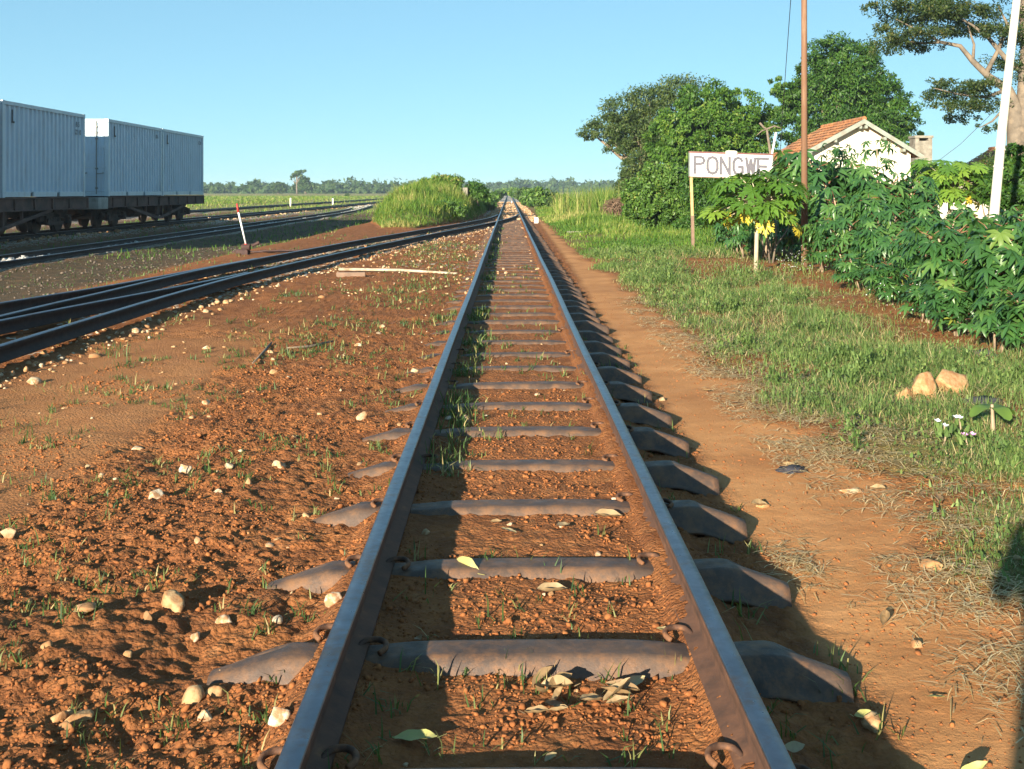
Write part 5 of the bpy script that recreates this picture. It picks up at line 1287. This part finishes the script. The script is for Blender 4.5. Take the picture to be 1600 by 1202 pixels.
# ------------------------------------------------------------------ containers and wagons
CXc, CW, CL, CHt, CZ = -14.55, 2.44, 5.75, 2.59, 1.158
def text_mesh(name, body, size, loc, rot, mat, parent):
    cu = bpy.data.curves.new(name, 'FONT'); cu.body = body; cu.size = size * 1.25; cu.extrude = .002; cu.align_x = 'CENTER'; cu.align_y = 'CENTER'
    to = bpy.data.objects.new(name, cu); COL.objects.link(to); dg = bpy.context.evaluated_depsgraph_get(); dg.update()
    me = bpy.data.meshes.new_from_object(to.evaluated_get(dg)); bpy.data.objects.remove(to)
    me.name = name; me.materials.clear(); me.materials.append(mat)
    o = bpy.data.objects.new(name, me); COL.objects.link(o); o.parent = parent
    o.location = Vector([float(v) for v in loc]) - parent.location; o.rotation_euler = rot
    return o
def container(y0, label, marks, number):
    e = empty('shipping_container', (CXc, y0, CZ), label, 'container', 'pale grey containers on the wagons')
    x0, x1, y1, z0, z1 = CXc - CW / 2, CXc + CW / 2, y0 + CL, CZ, CZ + CHt
    for sx in (x0, x1):
        for yy in (y0, y1):
            a, c = (sx, sx + .14) if sx == x0 else (sx - .14, sx); d, f = (yy, yy + .14) if yy == y0 else (yy - .14, yy)
            MB().box((a, d, z0 + .118), (c, f, z1 - .118)).build('corner_post', M['cont_frame'], e, False, .012)
            b = MB()
            for za, zb in ((z0, z0 + .118), (z1 - .118, z1)): b.box((a - .004, d - .004, za), (c + .004, f + .004, zb))
            b.build('corner_casting', M['cont_frame'], e, False, .01)
    def corr(p0, p1, inward, za, zb, pitch=.275, depth=.052):
        p0, p1 = np.array(p0, float), np.array(p1, float); L_ = np.linalg.norm(p1 - p0); n_ = int(L_ / pitch); pt = L_ / n_; d = (p1 - p0) / L_
        prof = []
        for i in range(n_): prof += [(i * pt + .0, 0), (i * pt + pt * .32, 0), (i * pt + pt * .46, 1), (i * pt + pt * .86, 1)]
        prof.append((L_, 0)); V = []
        for z in (za, zb): V += [tuple(np.append(p0 + d * s + np.array(inward) * depth * t, z)) for s, t in prof]
        m = len(prof); return MB().add(V, [(i, i + 1, m + i + 1, m + i) for i in range(m - 1)])
    corr((x1 - .02, y0 + .14), (x1 - .02, y1 - .14), (-1, 0), z0 + .16, z1 - .11).build('side_panel', M['cont'], e)
    corr((x0 + .02, y1 - .14), (x0 + .02, y0 + .14), (1, 0), z0 + .16, z1 - .11).build('side_panel', M['cont'], e)
    corr((x1 - .14, y1 - .03), (x0 + .14, y1 - .03), (0, -1), z0 + .16, z1 - .11).build('end_panel', M['cont'], e)
    b = MB(); b.box((x0 + .06, y0 + .06, z1 - .05), (x1 - .06, y1 - .06, z1 - .02)); b.build('roof', M['cont'], e)
    b = MB()
    for sx, si in ((x0, 1), (x1, -1)):
        b.box((min(sx, sx + si * .06), y0 + .14, z1 - .11), (max(sx, sx + si * .06), y1 - .14, z1 - .012))
    for yy, si in ((y0, 1), (y1, -1)): b.box((x0 + .14, min(yy, yy + si * .06), z1 - .13), (x1 - .14, max(yy, yy + si * .06), z1 - .012))
    b.build('top_rail', M['cont_frame'], e)
    b = MB()
    for sx, si in ((x0, 1), (x1, -1)):
        X0, X1 = min(sx, sx + si * .05), max(sx, sx + si * .05)
        for a, c in ((0.14, .30), (.335, .62), (.655, .95)):
            b.box((X0, y0 + (.14 if a == .14 else CL * a), z0 + .02), (X1, y0 + CL * c if c < .95 else y1 - .14, z0 + .16))
        b.box((min(sx + si * .05, sx + si * .12), y0 + .14, z0 + .13), (max(sx + si * .05, sx + si * .12), y1 - .14, z0 + .165))
    for yy, si in ((y0, 1), (y1, -1)): b.box((x0 + .14, min(yy, yy + si * .06), z0 + .01), (x1 - .14, max(yy, yy + si * .06), z0 + .16))
    b.build('bottom_rail', M['cont_frame'], e)
    for s in (0, 1):
        a, c = (x0 + .15, CXc - .01) if s == 0 else (CXc + .01, x1 - .15)
        d = MB().box((a, y0 + .02, z0 + .165), (c, y0 + .07, z1 - .135)).build('door', M['cont'], e, False, .01)
        bb = MB()
        for zz in (.62, .95, 1.38): bb.box((a + .02, y0 + .012, z0 + zz), (c - .02, y0 + .019, z0 + zz + .03))
        bb.build('door_rib', M['cont_frame'], e)
        bx = a + .25 if s == 1 else c - .25
        for xx in (bx, (a + c) / 2 + (.28 if s == 1 else -.28)):
            k_ = MB(); k_.tube([(xx, y0 - .015, z0 + .08), (xx, y0 - .015, z1 - .06)], .017, 8)
            for zz in (.25, .9, 1.9, 2.3): k_.box((xx - .04, y0 - .03, z0 + zz), (xx + .04, y0 + .021, z0 + zz + .05))
            k_.bar((xx, y0 - .035, z0 + .75), (xx + .26, y0 - .035, z0 + .78), .02, .03); k_.build('locking_bar', M['grey_text'], e)
        hx = c if s == 1 else a
        h_ = MB()
        for zz in (.3, .95, 1.6, 2.2): h_.box((hx - .05, y0 - .012, z0 + zz), (hx + .05, y0 + .022, z0 + zz + .10))
        h_.build('hinge', M['cont_frame'], e)
    if number: text_mesh('lettering', number, .20, (CXc + .62, y0 + .012, z1 - .50), (math.radians(90), 0, 0), M['grey_text'], e)
    if marks:
        text_mesh('lettering', marks[0], .17, (x1 + .004, y1 - .62, z1 - .36), (math.radians(90), 0, math.radians(90)), M['black'], e)
        if len(marks) > 1: text_mesh('lettering', marks[1], .17, (x1 + .004, y1 - .60, z1 - .60), (math.radians(90), 0, math.radians(90)), M['black'], e)
    b = MB(); b.box((x1 - .012, y0 + .55, z1 - .58), (x1 + .006, y0 + .60, z1 - .22)); b.box((x1 - .012, y0 + .60, z1 - .58), (x1 + .006, y0 + .70, z1 - .53)); b.build('vent', M['black'], e)
    return e
container(23.62, 'pale grey container cut off by the left border of the photo', ('2 4', '22 G1'), '')
container(29.5, 'pale grey container on the nearer wagon with dark codes by its right corner', ('B 5', '22 10'), '')
container(37.3, 'pale grey container behind the gap, its sunlit end numbered 248 784 3', ('B 6',), '248 784 3')
container(43.15, 'pale grey container farthest from the camera at the end of the row', ('1 2 0',), '')

def wagon(y0, y1, label, bog):
    e = empty('flat_wagon', (CXc, y0, .07), label, 'wagon', 'rusty flat wagons')
    x0, x1 = CXc - 1.18, CXc + 1.18; zt = CZ - .012
    b = MB()
    for sx, si in ((x0, 1), (x1, -1)):
        b.box((min(sx, sx + si * .05), y0 + .9, .80), (max(sx, sx + si * .05), y1 - .02, zt)); b.box((min(sx + si * .05, sx - si * .05), y0 + .9, zt - .03), (max(sx + si * .05, sx - si * .05), y1, zt)); b.box((min(sx + si * .05, sx - si * .06), y0 + .9, .78), (max(sx + si * .05, sx - si * .06), y1, .81))
        for yy in np.arange(y0 + 1.4, y1 - .4, 1.25): b.box((min(sx, sx - si * .045), yy, .81), (max(sx, sx - si * .045), yy + .05, zt - .03))
    b.build('solebar', M['wagon'], e)
    b = MB(); b.box((x0 + .06, y0 + .06, zt - .10), (x1 - .06, y1 - .06, zt - .02)); b.build('deck', M['wagon'], e)
    b = MB(); b.box((x0 - .03, y0, .74), (x1 + .05, y0 + .9, zt - .02)); b.build('headstock', M['wagon_grey'], e, False, .02)
    b = MB(); b.box((x0 - .02, y1, .80), (x1 + .02, y1 + .12, zt)); b.build('headstock', M['wagon'], e, False, .02)
    b = MB()
    for yy, si in ((y0, -1), (y1 + .12, 1)): b.box((CXc - .12, min(yy, yy + si * .5), .72), (CXc + .12, max(yy, yy + si * .5), .98)); b.box((CXc - .2, min(yy + si * .4, yy + si * .62), .66), (CXc + .2, max(yy + si * .4, yy + si * .62), 1.0))
    b.build('coupler', M['bogie'], e, False, .02)
    ym = (y0 + y1) / 2 + .3
    for sx in (x0 + .05, x1 - .05):
        b = MB(); b.bar((sx, ym - 3.7, .79), (sx, ym - .3, .33), .09, .10); b.bar((sx, ym - .3, .33), (sx, ym + .3, .33), .09, .10); b.bar((sx, ym + .3, .33), (sx, ym + 3.5, .79), .09, .10)
        for d in (-.3, .3): b.bar((sx, ym + d, .33), (sx, ym + d, .79), .10, .10)
        for d in (-1.6, 1.5): b.bar((sx, ym + d, .50), (sx, ym + d, .79), .07, .07)
        b.build('truss', M['wagon'], e)
    b = MB(); b.tube([(CXc + .5, ym - 1.5, .58), (CXc + .5, ym - .5, .58)], .2, 14); b.box((CXc - .7, ym + .5, .45), (CXc + .9, ym + 1.1, .78)); b.bar((CXc, y0 + 1, .7), (CXc, y1 - .5, .7), .35, .25); b.build('brake_gear', M['bogie'], e)
    for yb in bog:
        for sx in (-.525, .525):
            for dy in (-.8, .8):
                w = MB(); cx = CXc + sx; s = math.copysign(1, sx)
                w.tube([(cx - s * .06, yb + dy, .45), (cx - s * .02, yb + dy, .45), (cx + s * .02, yb + dy, .45), (cx + s * .07, yb + dy, .45)], [.42, .42, .38, .37], 28)
                w.build('wheel', M['bogie'], e, False)
            f = MB(); fx = CXc + math.copysign(.80, sx)
            f.bar((fx, yb - 1.15, .50), (fx, yb - .35, .62), .10, .16); f.bar((fx, yb + .35, .62), (fx, yb + 1.15, .50), .10, .16); f.bar((fx, yb - .6, .36), (fx, yb + .6, .36), .10, .10)
            f.bar((fx, yb - .35, .62), (fx, yb + .35, .62), .10, .14); f.bar((fx, yb - .32, .3), (fx, yb - .32, .66), .12, .08); f.bar((fx, yb + .32, .3), (fx, yb + .32, .66), .12, .08)
            for dd in (-.16, 0, .16): f.tube([(fx, yb + dd, .40), (fx, yb + dd, .56)], .065, 10)
            for dy in (-.8, .8): f.box((fx - .10, yb + dy - .13, .34), (fx + .14, yb + dy + .13, .60)); f.tube([(fx + .12, yb + dy, .45), (fx + .17, yb + dy, .45)], .09, 12)
            f.build('bogie_frame', M['bogie'], e)
        a = MB()
        for dy in (-.8, .8): a.tube([(CXc - .8, yb + dy, .45), (CXc + .8, yb + dy, .45)], .07, 10)
        a.box((CXc - .85, yb - .17, .55), (CXc + .85, yb + .17, .76)); a.build('axles', M['bogie'], e)
    return e
wagon(22.6, 35.5, 'rusty flat wagon carrying the two nearer containers', (25.6, 33.9))
wagon(36.35, 49.0, 'rusty flat wagon carrying the two farther containers, pale grey end towards the gap', (38.9, 46.9))

# ------------------------------------------------------------------ the photographer (casts the shadow along the right border)
def person():
    bx = -.045; by = -.36
    jt = {'pel': (0, 0, .88, .15), 'wst': (0, 0, 1.02, .13), 'chs': (0, .01, 1.20, .16), 'nck': (0, .0, 1.36, .055), 'hed': (0, .03, 1.47, .088), 'top': (0, .02, 1.57, .07),
          'lsh': (-.19, 0, 1.30, .062), 'lel': (-.225, .06, 1.15, .046), 'lwr': (-.10, .22, 1.26, .032), 'rsh': (.19, 0, 1.30, .062), 'rel': (.27, .06, 1.06, .046), 'rwr': (.10, .22, 1.26, .032),
          'lhp': (-.10, 0, .82, .10), 'lkn': (-.12, .02, .46, .062), 'lan': (-.13, 0, .08, .042), 'lto': (-.14, .15, .03, .035), 'rhp': (.10, 0, .82, .10), 'rkn': (.12, .02, .46, .062), 'ran': (.13, 0, .08, .042), 'rto': (.14, .15, .03, .035)}
    ks = list(jt); ed = [('pel', 'wst'), ('wst', 'chs'), ('chs', 'nck'), ('nck', 'hed'), ('hed', 'top'), ('chs', 'lsh'), ('lsh', 'lel'), ('lel', 'lwr'), ('chs', 'rsh'), ('rsh', 'rel'), ('rel', 'rwr'), ('pel', 'lhp'), ('lhp', 'lkn'), ('lkn', 'lan'), ('lan', 'lto'), ('pel', 'rhp'), ('rhp', 'rkn'), ('rkn', 'ran'), ('ran', 'rto')]
    # five fingers on each hand
    for s, w in ((-1, 'lwr'), (1, 'rwr')):
        x, y, z, r = jt[w]; pk = w + 'p'; jt[pk] = (x - s * .03, y + .055, z + .03, .026); ks.append(pk); ed.append((w, pk))
        for f in range(4):
            a, b = f'{w}{f}a', f'{w}{f}b'
            jt[a] = (x - s * .045, y + .075 + .008 * (f % 2), z + .075 - .022 * f, .0095); jt[b] = (x - s * (.085 + .006 * (1.5 - abs(f - 1.5))), y + .07, z + .085 - .022 * f, .008)
            ks += [a, b]; ed += [(pk, a), (a, b)]
        t = w + 't'; jt[t] = (x - s * .05, y + .03, z + .0, .010); ks.append(t); ed.append((pk, t))
    me = bpy.data.meshes.new('person'); me.from_pydata([(bx + jt[k][0], by + jt[k][1], jt[k][2] - .05) for k in ks], [(ks.index(a), ks.index(b)) for a, b in ed], [])
    o = bpy.data.objects.new('person', me); COL.objects.link(o)
    m = o.modifiers.new('skin', 'SKIN'); sv = me.skin_vertices[0].data
    for i, k in enumerate(ks): sv[i].radius = (jt[k][3], jt[k][3]); sv[i].use_root = k == 'pel'
    s = o.modifiers.new('sub', 'SUBSURF'); s.levels = s.render_levels = 2
    dg = bpy.context.evaluated_depsgraph_get(); dg.update(); mm = bpy.data.meshes.new_from_object(o.evaluated_get(dg)); bpy.data.objects.remove(o)
    mm.materials.clear(); mm.materials.append(M['cloth']); mm.materials.append(M['skin'])
    for p in mm.polygons:
        c = p.center; p.use_smooth = True; p.material_index = 1 if (c.z > 1.31 or (c.y > by + .12 and c.z > .9)) else 0
    o = bpy.data.objects.new('person', mm); COL.objects.link(o)
    tag(o, 'person standing on the track holding both hands up to take the photo', 'person')
person()

# ------------------------------------------------------------------ haze, sky, sun, camera
b = MB(); b.box((-1600, -330, -3), (1600, 1620, 16)); hz = b.build('haze', plain('haze_surface', (1, 1, 1)))
hm = bpy.data.materials.new('haze'); hm.use_nodes = True; t = hm.node_tree; t.nodes.clear(); ou = t.nodes.new('ShaderNodeOutputMaterial'); pv = t.nodes.new('ShaderNodeVolumePrincipled')
pv.inputs['Color'].default_value = (.62, .82, 1, 1); pv.inputs['Density'].default_value = .00028; pv.inputs['Anisotropy'].default_value = 0.0
t.links.new(pv.outputs[0], ou.inputs['Volume']); hz.data.materials.clear(); hz.data.materials.append(hm); tag(hz, 'pale blue haze in the air over the whole place', kind='stuff')

LD = Vector((.47, 1.0, -.278)).normalized()
el = math.asin(-LD.z); rot = math.atan2(-LD.x, -LD.y)
sun = bpy.data.lights.new('sun', 'SUN'); sun.energy = 5.0; sun.angle = math.radians(.5); sun.color = (1.0, .88, .69)
so = bpy.data.objects.new('sun', sun); COL.objects.link(so); so.rotation_euler = LD.to_track_quat('-Z', 'Y').to_euler(); so.location = (-20, -40, 30)
w = bpy.data.worlds.new('World'); S.world = w; w.use_nodes = True; nt = w.node_tree
sky = nt.nodes.new('ShaderNodeTexSky'); sky.sky_type = 'NISHITA'; sky.sun_disc = False; sky.sun_elevation = el; sky.sun_rotation = rot
sky.air_density = .7; sky.dust_density = 0; sky.ozone_density = 2.5; sky.altitude = 0
bg = nt.nodes['Background']; bg.inputs['Strength'].default_value = .13
tn = nt.nodes.new('ShaderNodeMix'); tn.data_type = 'RGBA'; tn.blend_type = 'MULTIPLY'; tn.inputs[0].default_value = 1; tn.inputs[7].default_value = (.65, 1.02, 1.13, 1)
gm = nt.nodes.new('ShaderNodeGamma'); gm.inputs[1].default_value = .45; nt.links.new(sky.outputs[0], gm.inputs[0]); nt.links.new(gm.outputs[0], tn.inputs[6]); nt.links.new(tn.outputs[2], bg.inputs['Color'])

cam = bpy.data.cameras.new('camera'); co = bpy.data.objects.new('camera', cam); COL.objects.link(co); S.camera = co
co.location = (0, 0, CH); co.rotation_euler = (math.radians(90), 0, 0)
cam.sensor_width = 36; cam.lens = 36 * F / 1600; cam.shift_x = (800 - PX) / 1600; cam.shift_y = -(601 - PY) / 1600; cam.clip_start = .02; cam.clip_end = 6000
S.view_settings.view_transform = 'Standard'; S.view_settings.look = 'None'; S.view_settings.gamma = 1; S.view_settings.exposure = 1.5
S.render.engine = 'CYCLES'; S.cycles.use_denoising = True; S.cycles.max_bounces = 6; S.cycles.diffuse_bounces = 3; S.cycles.glossy_bounces = 2; S.cycles.transmission_bounces = 3; S.cycles.volume_bounces = 0; S.cycles.transparent_max_bounces = 4
S.cycles.use_adaptive_sampling = True; S.cycles.adaptive_threshold = .02; S.cycles.sample_clamp_indirect = 6
S.render.resolution_x, S.render.resolution_y = 1024, 769
